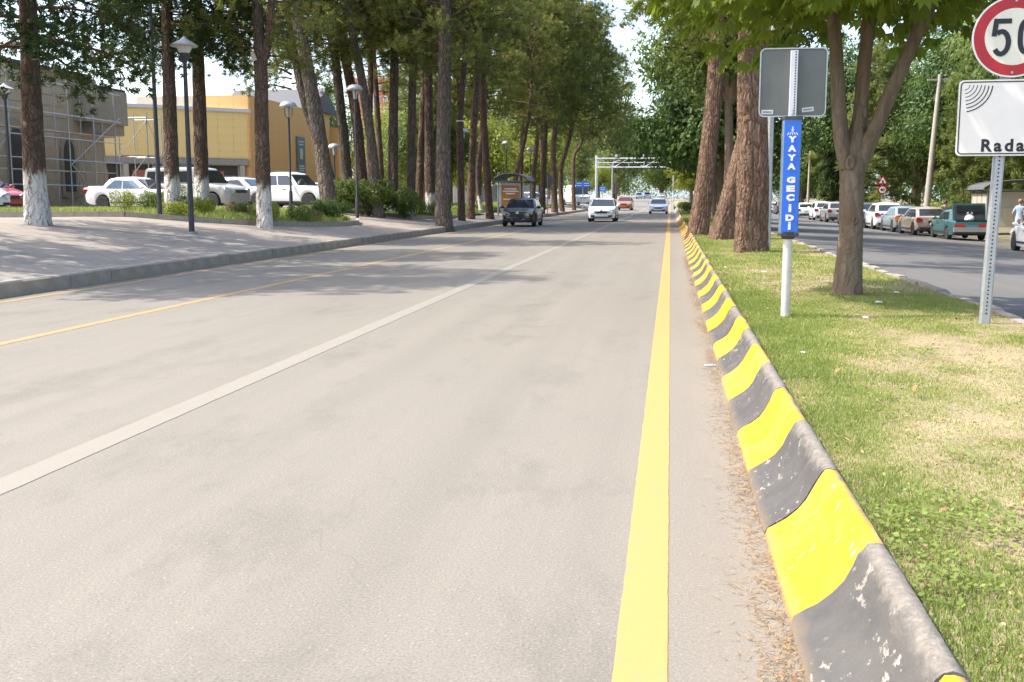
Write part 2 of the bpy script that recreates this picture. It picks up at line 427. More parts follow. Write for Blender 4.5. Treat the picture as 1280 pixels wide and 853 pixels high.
# ------------------------------------------------------------------ mesh helpers
class MB:
    def __init__(s): s.v = []; s.f = []; s.m = []
    def add(s, vs, fs, mi=0):
        o = len(s.v)
        s.v += [tuple(p) for p in vs]
        s.f += [tuple(i + o for i in f) for f in fs]
        s.m += [mi] * len(fs)
        return s
    def box(s, c, d, mi=0, rot=None, taper=1.0):
        x, y, z = d[0] / 2, d[1] / 2, d[2] / 2
        vs = []
        for k in (-1, 1):
            t = taper if k > 0 else 1.0
            for a, b in ((-1, -1), (1, -1), (1, 1), (-1, 1)):
                p = Vector((a * x * t, b * y * t, k * z))
                if rot is not None: p = rot @ p
                vs.append((p.x + c[0], p.y + c[1], p.z + c[2]))
        return s.add(vs, [(0, 3, 2, 1), (4, 5, 6, 7), (0, 1, 5, 4), (1, 2, 6, 5), (2, 3, 7, 6), (3, 0, 4, 7)], mi)
    def tube(s, pts, rad, n=8, mi=0, cap=True):
        pts = [Vector(p) for p in pts]
        if isinstance(rad, (int, float)): rad = [rad] * len(pts)
        vs, fs = [], []
        up = Vector((0, 0, 1))
        for i, p in enumerate(pts):
            t = (pts[min(i + 1, len(pts) - 1)] - pts[max(i - 1, 0)])
            t = t.normalized() if t.length > 1e-9 else up
            a = t.cross(Vector((0.31, 0.95, 0.0)) if abs(t.z) > .8 else up).normalized()
            b = t.cross(a)
            for k in range(n):
                q = 2 * math.pi * k / n
                vs.append(p + (a * math.cos(q) + b * math.sin(q)) * rad[i])
        for i in range(len(pts) - 1):
            for k in range(n):
                k2 = (k + 1) % n
                fs.append((i * n + k, i * n + k2, (i + 1) * n + k2, (i + 1) * n + k))
        if cap:
            fs.append(tuple(range(n))[::-1]); fs.append(tuple((len(pts) - 1) * n + k for k in range(n)))
        return s.add(vs, fs, mi)
    def lathe(s, prof, n=16, c=(0, 0, 0), axis='z', mi=0):
        vs, fs = [], []
        for r, h in prof:
            for k in range(n):
                q = 2 * math.pi * k / n
                p = (r * math.cos(q), r * math.sin(q), h)
                if axis == 'x': p = (p[2], p[0], p[1])
                if axis == 'y': p = (p[1], p[2], p[0])
                vs.append((p[0] + c[0], p[1] + c[1], p[2] + c[2]))
        for i in range(len(prof) - 1):
            for k in range(n):
                k2 = (k + 1) % n
                fs.append((i * n + k, i * n + k2, (i + 1) * n + k2, (i + 1) * n + k))
        if prof[0][0] > 1e-4: fs.append(tuple(range(n))[::-1])
        if prof[-1][0] > 1e-4: fs.append(tuple((len(prof) - 1) * n + k for k in range(n)))
        return s.add(vs, fs, mi)
    def prism(s, poly, d0, d1, plane='xz', mi=0):
        """extrude a 2-D outline; plane xz -> along y, xy -> along z, yz -> along x"""
        def P(a, b, d):
            return {'xz': (a, d, b), 'xy': (a, b, d), 'yz': (d, a, b)}[plane]
        n = len(poly)
        vs = [P(a, b, d0) for a, b in poly] + [P(a, b, d1) for a, b in poly]
        fs = [tuple(range(n))[::-1], tuple(range(n, 2 * n))] + [(k, (k + 1) % n, n + (k + 1) % n, n + k) for k in range(n)]
        return s.add(vs, fs, mi)
    def quad(s, a, b, c, d, mi=0): return s.add([a, b, c, d], [(0, 1, 2, 3)], mi)
    def mesh(s, name, mats, smooth=None):
        me = bpy.data.meshes.new(name)
        me.from_pydata([tuple(p) for p in s.v], [], s.f)
        for m in (mats if isinstance(mats, (list, tuple)) else [mats]):
            me.materials.append(MATS[m] if isinstance(m, str) else m)
        me.polygons.foreach_set('material_index', s.m)
        if smooth:
            me.polygons.foreach_set('use_smooth', [True] * len(me.polygons))
            me.set_sharp_from_angle(angle=R(smooth))
        me.validate(); me.update()
        return me
    def build(s, name, mats, parent=None, smooth=None, loc=None):
        return link(name, s.mesh(name, mats, smooth), parent, loc)

def link(name, me=None, parent=None, loc=None):
    o = bpy.data.objects.new(name, me)
    COL.objects.link(o)
    if parent is not None: o.parent = parent
    if loc is not None: o.location = loc
    return o
def tag(o, label, cat=None, group=None, kind=None):
    o['label'] = label
    if cat: o['category'] = cat
    if group: o['group'] = group
    if kind: o['kind'] = kind
    return o
def thing(name, label, cat, loc=(0, 0, 0), rz=0, group=None):
    o = link(name, None, None, loc)
    o.rotation_euler = (0, 0, rz)
    o.empty_display_size = .3
    return tag(o, label, cat, group)
def struct(name, mb, mats, label, parent=None, smooth=None):
    o = mb.build(name, mats, parent, smooth)
    return tag(o, label, kind='structure')

def np_mesh(name, V, Fc, mat, var=None, smooth=False):
    """V (n,3), Fc (m,k) -> mesh, var = per-vertex value the foliage materials read"""
    V = np.ascontiguousarray(V, dtype=np.float32); Fc = np.ascontiguousarray(Fc, dtype=np.int32)
    me = bpy.data.meshes.new(name)
    m, k = Fc.shape
    me.vertices.add(len(V)); me.vertices.foreach_set('co', V.ravel())
    me.loops.add(m * k); me.loops.foreach_set('vertex_index', Fc.ravel())
    me.polygons.add(m)
    me.polygons.foreach_set('loop_start', np.arange(m, dtype=np.int32) * k)
    if smooth: me.polygons.foreach_set('use_smooth', np.ones(m, dtype=bool))
    if var is not None:
        at = me.attributes.new('var', 'FLOAT', 'POINT')
        at.data.foreach_set('value', np.ascontiguousarray(var, dtype=np.float32))
    me.materials.append(MATS[mat])
    me.update(calc_edges=True)
    return me

def unit(a): return a / (np.linalg.norm(a, axis=-1, keepdims=True) + 1e-9)
def vnoise(x, y, seed=0):
    """smooth value noise in 0..1"""
    def h(i, j):
        n = np.sin(i * 127.1 + j * 311.7 + seed * 74.7) * 43758.5453
        return n - np.floor(n)
    i, j = np.floor(x), np.floor(y); u, v = x - i, y - j
    u = u * u * (3 - 2 * u); v = v * v * (3 - 2 * v)
    return (h(i, j) * (1 - u) + h(i + 1, j) * u) * (1 - v) + (h(i, j + 1) * (1 - u) + h(i + 1, j + 1) * u) * v
def fbm(x, y, seed=0):
    return .55 * vnoise(x, y, seed) + .28 * vnoise(x * 2.1, y * 2.1, seed + 1) + .17 * vnoise(x * 4.3, y * 4.3, seed + 2)

# ------------------------------------------------------------------ ground, roads, pavements
g = MB(); g.quad((-1500, -300, -1.2), (1500, -300, -1.2), (1500, 3000, -1.2), (-1500, 3000, -1.2))
struct('ground', g, 'far_ground', 'dry open ground reaching to the horizon')

YS = [-30, 0, 30, 60, 90, 120, 160, 200, 260, 345]
def strip(x0, x1, ys, z):
    b = MB()
    for a, c in zip(ys[:-1], ys[1:]):
        b.quad((x0, a, z(x0, a)), (x1, a, z(x1, a)), (x1, c, z(x1, c)), (x0, c, z(x0, c)))
    return b
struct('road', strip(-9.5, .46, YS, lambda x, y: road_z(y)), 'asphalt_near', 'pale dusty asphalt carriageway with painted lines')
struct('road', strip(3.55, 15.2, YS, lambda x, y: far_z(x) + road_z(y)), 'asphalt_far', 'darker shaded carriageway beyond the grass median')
def line(x0, x1, ys, mat, label):
    """painted line with slightly ragged edges where the camera can see them"""
    rr = random.Random(int(abs(x0) * 100)); b = MB()
    fine = [y for y in np.arange(1.5, 26, .07) if ys[0] < y < ys[-1]]
    yy = sorted(set([y for y in ys if y < 1.5 or y > 26] + fine))
    j = [(rr.gauss(0, .0013), rr.gauss(0, .0013)) for _ in yy]
    for k in range(len(yy) - 1):
        a, c = yy[k], yy[k + 1]
        za, zc = road_z(a), road_z(c); t = .0035
        l0, r0, l1, r1 = x0 + j[k][0], x1 + j[k][1], x0 + j[k + 1][0], x1 + j[k + 1][1]
        b.quad((l0, a, za + t), (r0, a, za + t), (r1, c, zc + t), (l1, c, zc + t))
        b.quad((r0, a, za + t), (r0 + .004, a, za - .002), (r1 + .004, c, zc - .002), (r1, c, zc + t))
        b.quad((l0 - .004, a, za - .002), (l0, a, za + t), (l1, c, zc + t), (l1 - .004, c, zc - .002))
    return struct('road_marking', b, mat, label)
line(-.14, .02, YS, 'mark_yellow', 'solid yellow edge line beside the striped kerb')
line(-3.36, -3.17, [-30, 0, 30, 60, 90, 120, 160, 200], 'mark_white', 'worn cream white lane line down the middle of the road')
line(-6.56, -6.43, [-30, 0, 30, 48], 'mark_yellow_worn', 'faded yellow line marking off the parking lane')
line(-9.17, -9.04, YS[:9], 'mark_yellow_worn', 'yellow edge line along the grey pavement kerb')
struct('road_marking', strip(14.1, 14.22, YS[:8], lambda x, y: far_z(x) + .005), 'mark_yellow_worn', 'yellow edge line under the row of parked cars')

# pavement on the left: slopes up from the kerb to the tree lawn and the car park
p = MB()
xs = [-9.62, -12, -14, -16, -17.4, -19, -60, -220]
pz = [.226, .47, .67, .87, .88, .86, .9, .9]
for a, c in zip(YS[:-1], YS[1:]):
    for k in range(len(xs) - 1):
        p.quad((xs[k + 1], a, pz[k + 1] + road_z(a)), (xs[k], a, pz[k] + road_z(a)), (xs[k], c, pz[k] + road_z(c)), (xs[k + 1], c, pz[k + 1] + road_z(c)))
struct('pavement', p, 'paving', 'sloping block paved pavement between the kerb and the car park')

# verge and pavement beyond the parked cars
p = MB()
for a, c in zip(YS[:-1], YS[1:]):
    q = [(15.2, -.40), (18, -.36), (60, -.3), (220, -.3)]
    for (xa, za), (xb, zb) in zip(q[:-1], q[1:]):
        p.quad((xa, a, za + road_z(a)), (xb, a, zb + road_z(a)), (xb, c, zb + road_z(c)), (xa, c, za + road_z(c)))
    p.quad((15.2, a, -.62 + road_z(a)), (15.2, a, -.40 + road_z(a)), (15.2, c, -.40 + road_z(c)), (15.2, c, -.62 + road_z(c)))
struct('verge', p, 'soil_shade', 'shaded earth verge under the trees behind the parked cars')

# grass median: gently uneven soil
def med_z(x, y):
    return .2 + .035 * (vnoise(np.asarray(x) * .8, np.asarray(y) * .5, 5) - .5) + road_z(float(y) if np.isscalar(y) else 0)
b = MB(); nx = 12
yy = list(np.arange(-6, 40, .8)) + [44, 52, 60, 75, 90, 105, 120, 160, 200, 260]
for j, y in enumerate(yy):
    for i in range(nx + 1):
        x = .715 + (3.5 - .715) * i / nx
        b.v.append((x, y, float(.2 + .035 * (vnoise(np.float64(x * .8), np.float64(y * .5), 5) - .5)) + road_z(y)))
for j in range(len(yy) - 1):
    for i in range(nx):
        a = j * (nx + 1) + i
        b.f.append((a, a + 1, a + nx + 2, a + nx + 1)); b.m.append(0)
struct('median', b, 'soil', 'grass median of dry soil between the two carriageways', smooth=60)

# ------------------------------------------------------------------ kerbs, stone by stone
random.seed(4)
# 1. the black and yellow barrier kerb
PR = [(0, 0), (.012, .03), (.045, .05), (.09, .078), (.135, .118), (.17, .165), (.198, .22), (.214, .258), (.228, .282), (.243, .296), (.265, .302), (.288, .297), (.305, .277), (.31, .235), (.31, -.05), (0, -.05)]
def kerb_mesh(name, mat, L, rough):
    b = MB(); n = len(PR); ny = 9
    rr = random.Random(rough)
    for j in range(ny):
        y = L * j / (ny - 1)
        e = .006 if j in (0, ny - 1) else 0
        for i, (x, z) in enumerate(PR):
            w = 0 if z <= 0 else 1
            dx = (rr.random() - .5) * .006 * w
            dz = (rr.random() - .5) * .006 * w
            cx, cz = .22, .1
            b.v.append((x + (cx - x) * e * 2 + dx, y, z + (cz - z) * e * 2 * w + dz))
    for j in range(ny - 1):
        for i in range(n):
            i2 = (i + 1) % n
            b.f.append((j * n + i, j * n + i2, (j + 1) * n + i2, (j + 1) * n + i)); b.m.append(0)
    b.f.append(tuple(range(n))); b.m.append(0)
    b.f.append(tuple((ny - 1) * n + k for k in range(n))[::-1]); b.m.append(0)
    return b.mesh(name, mat, 50)
km = {('y', k): kerb_mesh('kerb_stone', 'kerb_yellow', .948, k) for k in range(3)}
km.update({('b', k): kerb_mesh('kerb_stone', 'kerb_black', .948, 10 + k) for k in range(3)})
kb = link('kerb', None); tag(kb, 'low barrier kerb painted in black and yellow bands along the road', kind='structure')
for i in range(-2, 66):
    c = 'y' if i % 2 == 0 else 'b'
    o = link('kerb_stone', km[(c, random.randrange(3))], kb, (.425 + random.uniform(-.006, .006), 3.44 + .96 * i, random.uniform(-.004, .004)))
    o.rotation_euler = (random.uniform(-.003, .003), 0, random.uniform(-.004, .004))
b = MB(); b.prism(PR, 0, 60, 'xz')
o = b.build('kerb_run', 'concrete_kerb', kb, 40, (.425, 66.9, 0))
# 2. pavement kerb on the left
def block(name, sx, sy, sz, mat, bev, seed):
    rr = random.Random(seed); b = MB()
    e = bev
    prof = [(0, -.05), (0, sz - e), (e, sz), (sx, sz), (sx, -.05)]
    jit = [(rr.uniform(-.008, .008), rr.uniform(-.006, .004)) for _ in prof]
    b.prism([(x + (j[0] if 0 < k < 3 else 0), z + (j[1] if 0 < k < 4 else 0)) for k, ((x, z), j) in enumerate(zip(prof, jit))], .004, sy - .004, 'xz')
    return b.mesh(name, mat, 20)
kp = link('kerb'); tag(kp, 'grey stone kerb edging the block paved pavement', kind='structure')
kms = [block('kerb_stone', .16, .62, .232, 'concrete_kerb', .025, s) for s in range(4)]
for i in range(170):
    y = 8 + i * .62
    o = link('kerb_stone', kms[i % 4], kp, (-9.5 + random.uniform(-.007, .007), y + .62, random.uniform(-.006, .006)))
    o.rotation_euler = (0, 0, R(180) + random.uniform(-.006, .006))
b = MB(); b.box((0, 0, 0), (.16, 100, .25)); b.build('kerb_run', 'concrete_kerb', kp, None, (-9.58, 163.6, .1))
# 3. broken kerb at the far side of the median
kr = link('kerb'); tag(kr, 'weathered broken kerb between the median grass and the far carriageway', kind='structure')
kms = [block('kerb_stone', .15, .6, .44, 'concrete_kerb', .05, 20 + s) for s in range(5)]
for i in range(75):
    if i in (24, 31): continue
    y = 7 + i * .6
    o = link('kerb_stone', kms[i % 5], kr, (3.62 + random.uniform(-.02, .02), y + .6, -.2 + random.uniform(-.03, .02)))
    o.rotation_euler = (random.uniform(-.02, .02), random.uniform(-.02, .02), R(180) + random.uniform(-.03, .03))
b = MB(); b.box((0, 0, 0), (.14, 120, .4)); b.build('kerb_run', 'concrete_kerb', kr, None, (3.56, 112.1, 0))
# 4. kerbs of the tree lawn in front of the car park
def kerb_path(label, pts, h=.16):
    root = link('kerb'); tag(root, label, kind='structure')
    n = 0
    for (a, c) in zip(pts[:-1], pts[1:]):
        a, c = Vector(a), Vector(c); d = c - a; k = max(1, round(d.length / .8))
        for i in range(k):
            q = a + d * (i / k); L = d.length / k
            b = MB(); b.box((L / 2, 0, h / 2 - .04), (L - .012, .13, h + .08))
            o = b.build('kerb_stone', 'concrete_kerb', root, None, q)
            o.rotation_euler = (0, -math.atan2(d.z, d.xy.length), math.atan2(d.y, d.x))
            n += 1
    return root
lawn = [(-24, 28.2), (-19.9, 28.8), (-16.2, 29.4), (-14.5, 30.2), (-13.2, 31.5), (-12.1, 34.2), (-11.7, 36.5), (-11.75, 38.5), (-12.2, 40), (-13.2, 40.6)]
kerb_path('low stone kerb curving round the bush planted lawn strip', [(x, y, left_z(x)) for x, y in lawn])
lawn2 = [(-16.6, 46.5), (-14.2, 47.3), (-12.2, 48.4), (-11.4, 50.5), (-11.2, 54)]
kerb_path('low stone kerb of the second lawn by the twin pine trunks', [(x, y, left_z(x)) for x, y in lawn2])
def lawn_patch(name, y0, y1, xl, xr, label):
    """quad strips so the lawn follows the slope"""
    b = MB(); n = 14
    ys = np.linspace(y0, y1, n)
    for a, c in zip(ys[:-1], ys[1:]):
        for k in range(8):
            u0, u1 = k / 8, (k + 1) / 8
            P = []
            for yq, uq in ((a, u0), (a, u1), (c, u1), (c, u0)):
                x = xl(yq) + (xr(yq) - xl(yq)) * uq
                P.append((x, yq, left_z(x) + .09))
            b.quad(*P)
    return struct(name, b, 'lawn_soil', label)
def xr_a(y): return float(np.interp(y, [28.2, 28.8, 29.4, 30.2, 31.5, 34.2, 36.5, 38.5, 40.4], [-24, -19.9, -16.2, -14.5, -13.25, -12.2, -11.85, -11.9, -13]))
def xl_a(y): return float(np.interp(y, [28.2, 33, 36, 40.4], [-25, -20.5, -18.6, -16]))
def xr_b(y): return float(np.interp(y, [46.5, 47.3, 48.4, 50.5, 54, 66], [-16.5, -14.2, -12.3, -11.5, -11.3, -11.6]))
lawn_patch('lawn', 28.25, 40.4, xl_a, xr_a, 'sunlit lawn strip planted with bushes before the car park')
lawn_patch('lawn', 46.6, 66, lambda y: -17.5, xr_b, 'shaded lawn among the tall pine trunks')
lawn_patch('lawn', 70, 120, lambda y: -17.5, lambda y: -12.0, 'far strip of lawn behind the bus shelter')

# ------------------------------------------------------------------ vegetation
def spline(pts, rad, n):
    pts = np.array(pts, float); rad = np.array(rad, float)
    t = np.arange(len(pts)); q = np.linspace(0, len(pts) - 1, n)
    if len(pts) > 2:
        out = np.zeros((n, 3))
        for i, u in enumerate(q):
            k = min(int(u), len(pts) - 2); f = u - k
            p0 = pts[max(k - 1, 0)]; p1 = pts[k]; p2 = pts[k + 1]; p3 = pts[min(k + 2, len(pts) - 1)]
            out[i] = .5 * ((2 * p1) + (-p0 + p2) * f + (2 * p0 - 5 * p1 + 4 * p2 - p3) * f * f + (-p0 + 3 * p1 - 3 * p2 + p3) * f ** 3)
    else:
        out = np.stack([np.interp(q, t, pts[:, k]) for k in range(3)], 1)
    return out, np.interp(q, t, rad)

def trunk_arrays(pts, rad, rings=16, sides=12, rough=.06, flare=.35, seed=0, ridge=0.0):
    rng = np.random.default_rng(seed)
    P, r = spline(pts, rad, rings)
    T = unit(np.gradient(P, axis=0))
    A = unit(np.cross(T, np.tile([0.12, 1.0, 0.05], (rings, 1)))); B = np.cross(T, A)
    th = np.linspace(0, 2 * np.pi, sides, endpoint=False)
    h = np.linalg.norm(np.gradient(P, axis=0), axis=1).cumsum(); h -= h[0]
    fl = 1 + flare * np.exp(-h / (1.6 * r[0] + 1e-6)) * (1 if flare else 0)
    ph = rng.random(6) * 6.28
    lob = 1 + .05 * np.sin(3 * th + ph[0]) + .04 * np.sin(5 * th + ph[1])
    rr = r[:, None] * fl[:, None] * lob[None, :]
    root = np.exp(-h / (1.2 * r[0] + 1e-6))[:, None] * (.16 * flare / .35) * np.sin(5 * th + ph[2])[None, :]
    rr = rr * (1 + root)
    rr = rr * (1 + rough * (rng.random((rings, sides)) - .5))
    if ridge:
        # bark plates: staggered vertical furrows
        hh = h[:, None] * 1.0; tt = th[None, :]
        wob = .55 * np.sin(hh * 1.7 + ph[3]) + .35 * np.sin(hh * 4.1 + ph[4]) + .5 * np.sin(2 * tt + hh * .9)
        f1 = np.abs(np.sin(13 * tt + 2.6 * wob)) ** .5
        f2 = np.abs(np.sin(hh * 4.2 + 5 * np.sin(9 * tt * .5 + ph[5]) + 3 * wob)) ** .6
        rr = rr + ridge * (.7 * f1 + .3 * f2 - .75)
    V = P[:, None, :] + rr[..., None] * (np.cos(th)[None, :, None] * A[:, None, :] + np.sin(th)[None, :, None] * B[:, None, :])
    V = V.reshape(-1, 3)
    i, k = np.meshgrid(np.arange(rings - 1), np.arange(sides), indexing='ij'); k2 = (k + 1) % sides
    Fq = np.stack([i * sides + k, i * sides + k2, (i + 1) * sides + k2, (i + 1) * sides + k], -1).reshape(-1, 4)
    return V, Fq

def join_arrays(parts):
    V, Fq, o = [], [], 0
    for v, f in parts:
        V.append(v); Fq.append(f + o); o += len(v)
    return np.concatenate(V), np.concatenate(Fq)

def needle_arrays(pos, dr, k, length, width, spread, rng, var):
    n = len(pos)
    d = unit(np.repeat(dr, k, 0) + spread * rng.normal(size=(n * k, 3)))
    p = np.repeat(pos, k, 0) + rng.normal(size=(n * k, 3)) * length * .18
    L = length * rng.uniform(.65, 1.15, (n * k, 1))
    side = unit(np.cross(d, rng.normal(size=(n * k, 3)))) * width * .5
    V = np.stack([p - side, p + side, p + d * L], 1).reshape(-1, 3)
    vv = np.clip(np.repeat(var, k) + rng.normal(size=n * k) * .1, 0, 1)
    return V, np.arange(n * k * 3).reshape(-1, 3), np.repeat(vv, 3)

def leaf_arrays(pos, nrm, size, rng, var, asp=.5, droop=.25):
    n = len(pos)
    a = unit(np.cross(nrm, rng.normal(size=(n, 3)))); b = np.cross(nrm, a)
    S = size * rng.uniform(.6, 1.25, (n, 1))
    tip = pos + a * S - np.array([0, 0, 1]) * S * droop
    mid = pos + a * S * .5 + nrm * S * .06
    l = mid + b * S * asp * .5 - nrm * S * .1; r = mid - b * S * asp * .5 - nrm * S * .1
    V = np.stack([pos, l, tip, r], 1).reshape(-1, 3)
    return V, np.arange(n * 4).reshape(-1, 4), np.repeat(np.clip(var + rng.normal(size=n) * .13, 0, 1), 4)

def pine_crown(seed, R0, H0, nb, tufts, k=12, nl=.17, nw=.014, up=.25, low=-2.0, droopy=0.0, mat='leaf_pine', bmat='bark_pine', shape=1.0, wide=.35):
    """origin = where the crown starts on the trunk"""
    rng = np.random.default_rng(seed)
    pos, dr, var, limbs = [], [], [], []
    for i in range(nb):
        u = (i + rng.random()) / nb
        h = low + (H0 - low) * u ** shape
        prof = math.sin(math.pi * min(1, .22 + .78 * u)) ** .7 if u < .98 else .2
        L = R0 * (.35 + .65 * prof) * rng.uniform(.65, 1.1)
        if u < .06: L *= rng.uniform(.55, .95)
        az = i * 2.39996 + rng.uniform(-.4, .4)
        rise = up * (u - .15) * 1.6 + rng.uniform(-.12, .12) - droopy * .4
        o = np.array([math.cos(az), math.sin(az), 0])
        s = np.array([-o[1], o[0], 0])
        n_ = 6; t = np.linspace(0, 1, n_)
        bend = rng.uniform(-.25, .25)
        P = np.outer(t * L, o) + np.outer(bend * L * t ** 2, s) + np.outer(h + rise * L * t - droopy * .35 * L * t ** 2 + .1 * L * np.sin(t * 3) * (1 - droopy), [0, 0, 1])
        limbs.append(trunk_arrays(P, np.linspace(.055 * (L / R0) + .015, .012, n_), 6, 5, 0, 0, i))
        m = max(4, int(tufts * L / R0))
        tt = rng.uniform(.28, 1.02, m) ** .75
        base = np.stack([np.interp(tt, t, P[:, c]) for c in range(3)], 1)
        lat = rng.normal(size=(m, 1)) * wide * (L * .33 + .2) * (1.15 - tt[:, None] * .6)
        ver = rng.normal(size=(m, 1)) * .16 * R0 * .45
        q = base + lat * s + ver * np.array([0, 0, 1]) + rng.normal(size=(m, 3)) * .08
        if droopy: q[:, 2] -= droopy * rng.random(m) * .8
        pos.append(q)
        d = np.tile(o * .6 + np.array([0, 0, .55 - 1.3 * droopy]), (m, 1)) + np.sign(lat) * s * .6 + rng.normal(size=(m, 3)) * .3
        dr.append(unit(d))
        var.append(np.clip(.48 + .18 * rng.normal() + ver[:, 0] * .3 + rng.normal(size=m) * .1, 0, 1))
    V, Fc, va = needle_arrays(np.concatenate(pos), np.concatenate(dr), k, nl, nw, .55, rng, np.concatenate(var))
    LV, LF = join_arrays(limbs)
    return np_mesh('crown', V, Fc, mat, va), np_mesh('branches', LV, LF, bmat, smooth=True)

def leafy_crown(seed, rx, ry, rz, clumps, per, size, mat, bmat='bark_smooth', asp=.55, floor=-.75, lump=(.2, .36), gap=.0):
    """origin = centre of the crown"""
    rng = np.random.default_rng(seed)
    pos, nr, var, limbs = [], [], [], []
    S = np.array([rx, ry, rz])
    for i in range(clumps):
        z = 1 - 2 * (i + .5) / clumps; z = z * .95
        a = i * 2.39996 + rng.uniform(-.3, .3)
        d = np.array([math.sqrt(max(0, 1 - z * z)) * math.cos(a), math.sqrt(max(0, 1 - z * z)) * math.sin(a), max(z, floor)])
        rad = rng.uniform(.5, .92) if i % 4 else rng.uniform(.15, .5)
        c = d * rad * S
        cr = rng.uniform(*lump) * S.mean()
        m = int(per * rng.uniform(.6, 1.3))
        w = unit(rng.normal(size=(m, 3)))
        q = c + w * cr * (rng.random((m, 1)) ** .4) * np.array([1.1, 1.1, .8])
        pos.append(q)
        nr.append(unit(w * .7 + d * .4 + np.array([0, 0, .5]) + rng.normal(size=(m, 3)) * .45))
        var.append(np.full(m, np.clip(.5 + .16 * rng.normal(), 0, 1)) + .12 * w[:, 2])
        if i % 2 == 0:
            P = np.array([[0, 0, -rz * .85], c * .45 + np.array([0, 0, -rz * .25]), c * .9])
            limbs.append(trunk_arrays(P, [.05 * S.mean() * .4 + .02, .03 * S.mean() * .4, .012], 6, 5, 0, 0, i))
    V, Fc, va = leaf_arrays(np.concatenate(pos), np.concatenate(nr), size, rng, np.concatenate(var), asp)
    LV, LF = join_arrays(limbs)
    return np_mesh('crown', V, Fc, mat, va), np_mesh('branches', LV, LF, bmat, smooth=True)

# crown shapes that several trees share
PC = [pine_crown(s, r, h, n, t, k, nl=.23, nw=.034, wide=w_, up=.28, low=-2.6) for s, r, h, n, t, k, w_ in
      ((1, 3.6, 8.5, 56, 60, 16, .36), (2, 3.9, 9.5, 60, 58, 16, .38), (3, 3.3, 8.0, 52, 58, 16, .36))]
PW = [pine_crown(s, r, h, n, t, 16, nl=.3, nw=.046, wide=.38, low=-1.8, up=.2) for s, r, h, n, t in ((11, 4.9, 11, 74, 70), (12, 5.3, 10.5, 74, 72))]
CD = [pine_crown(s, r, h, n, t, 15, nl=.2, nw=.045, droopy=.42, low=-2.2, mat='leaf_cedar', up=.1, wide=.36) for s, r, h, n, t in ((21, 3.9, 8, 70, 90), (22, 3.4, 8, 66, 86))]

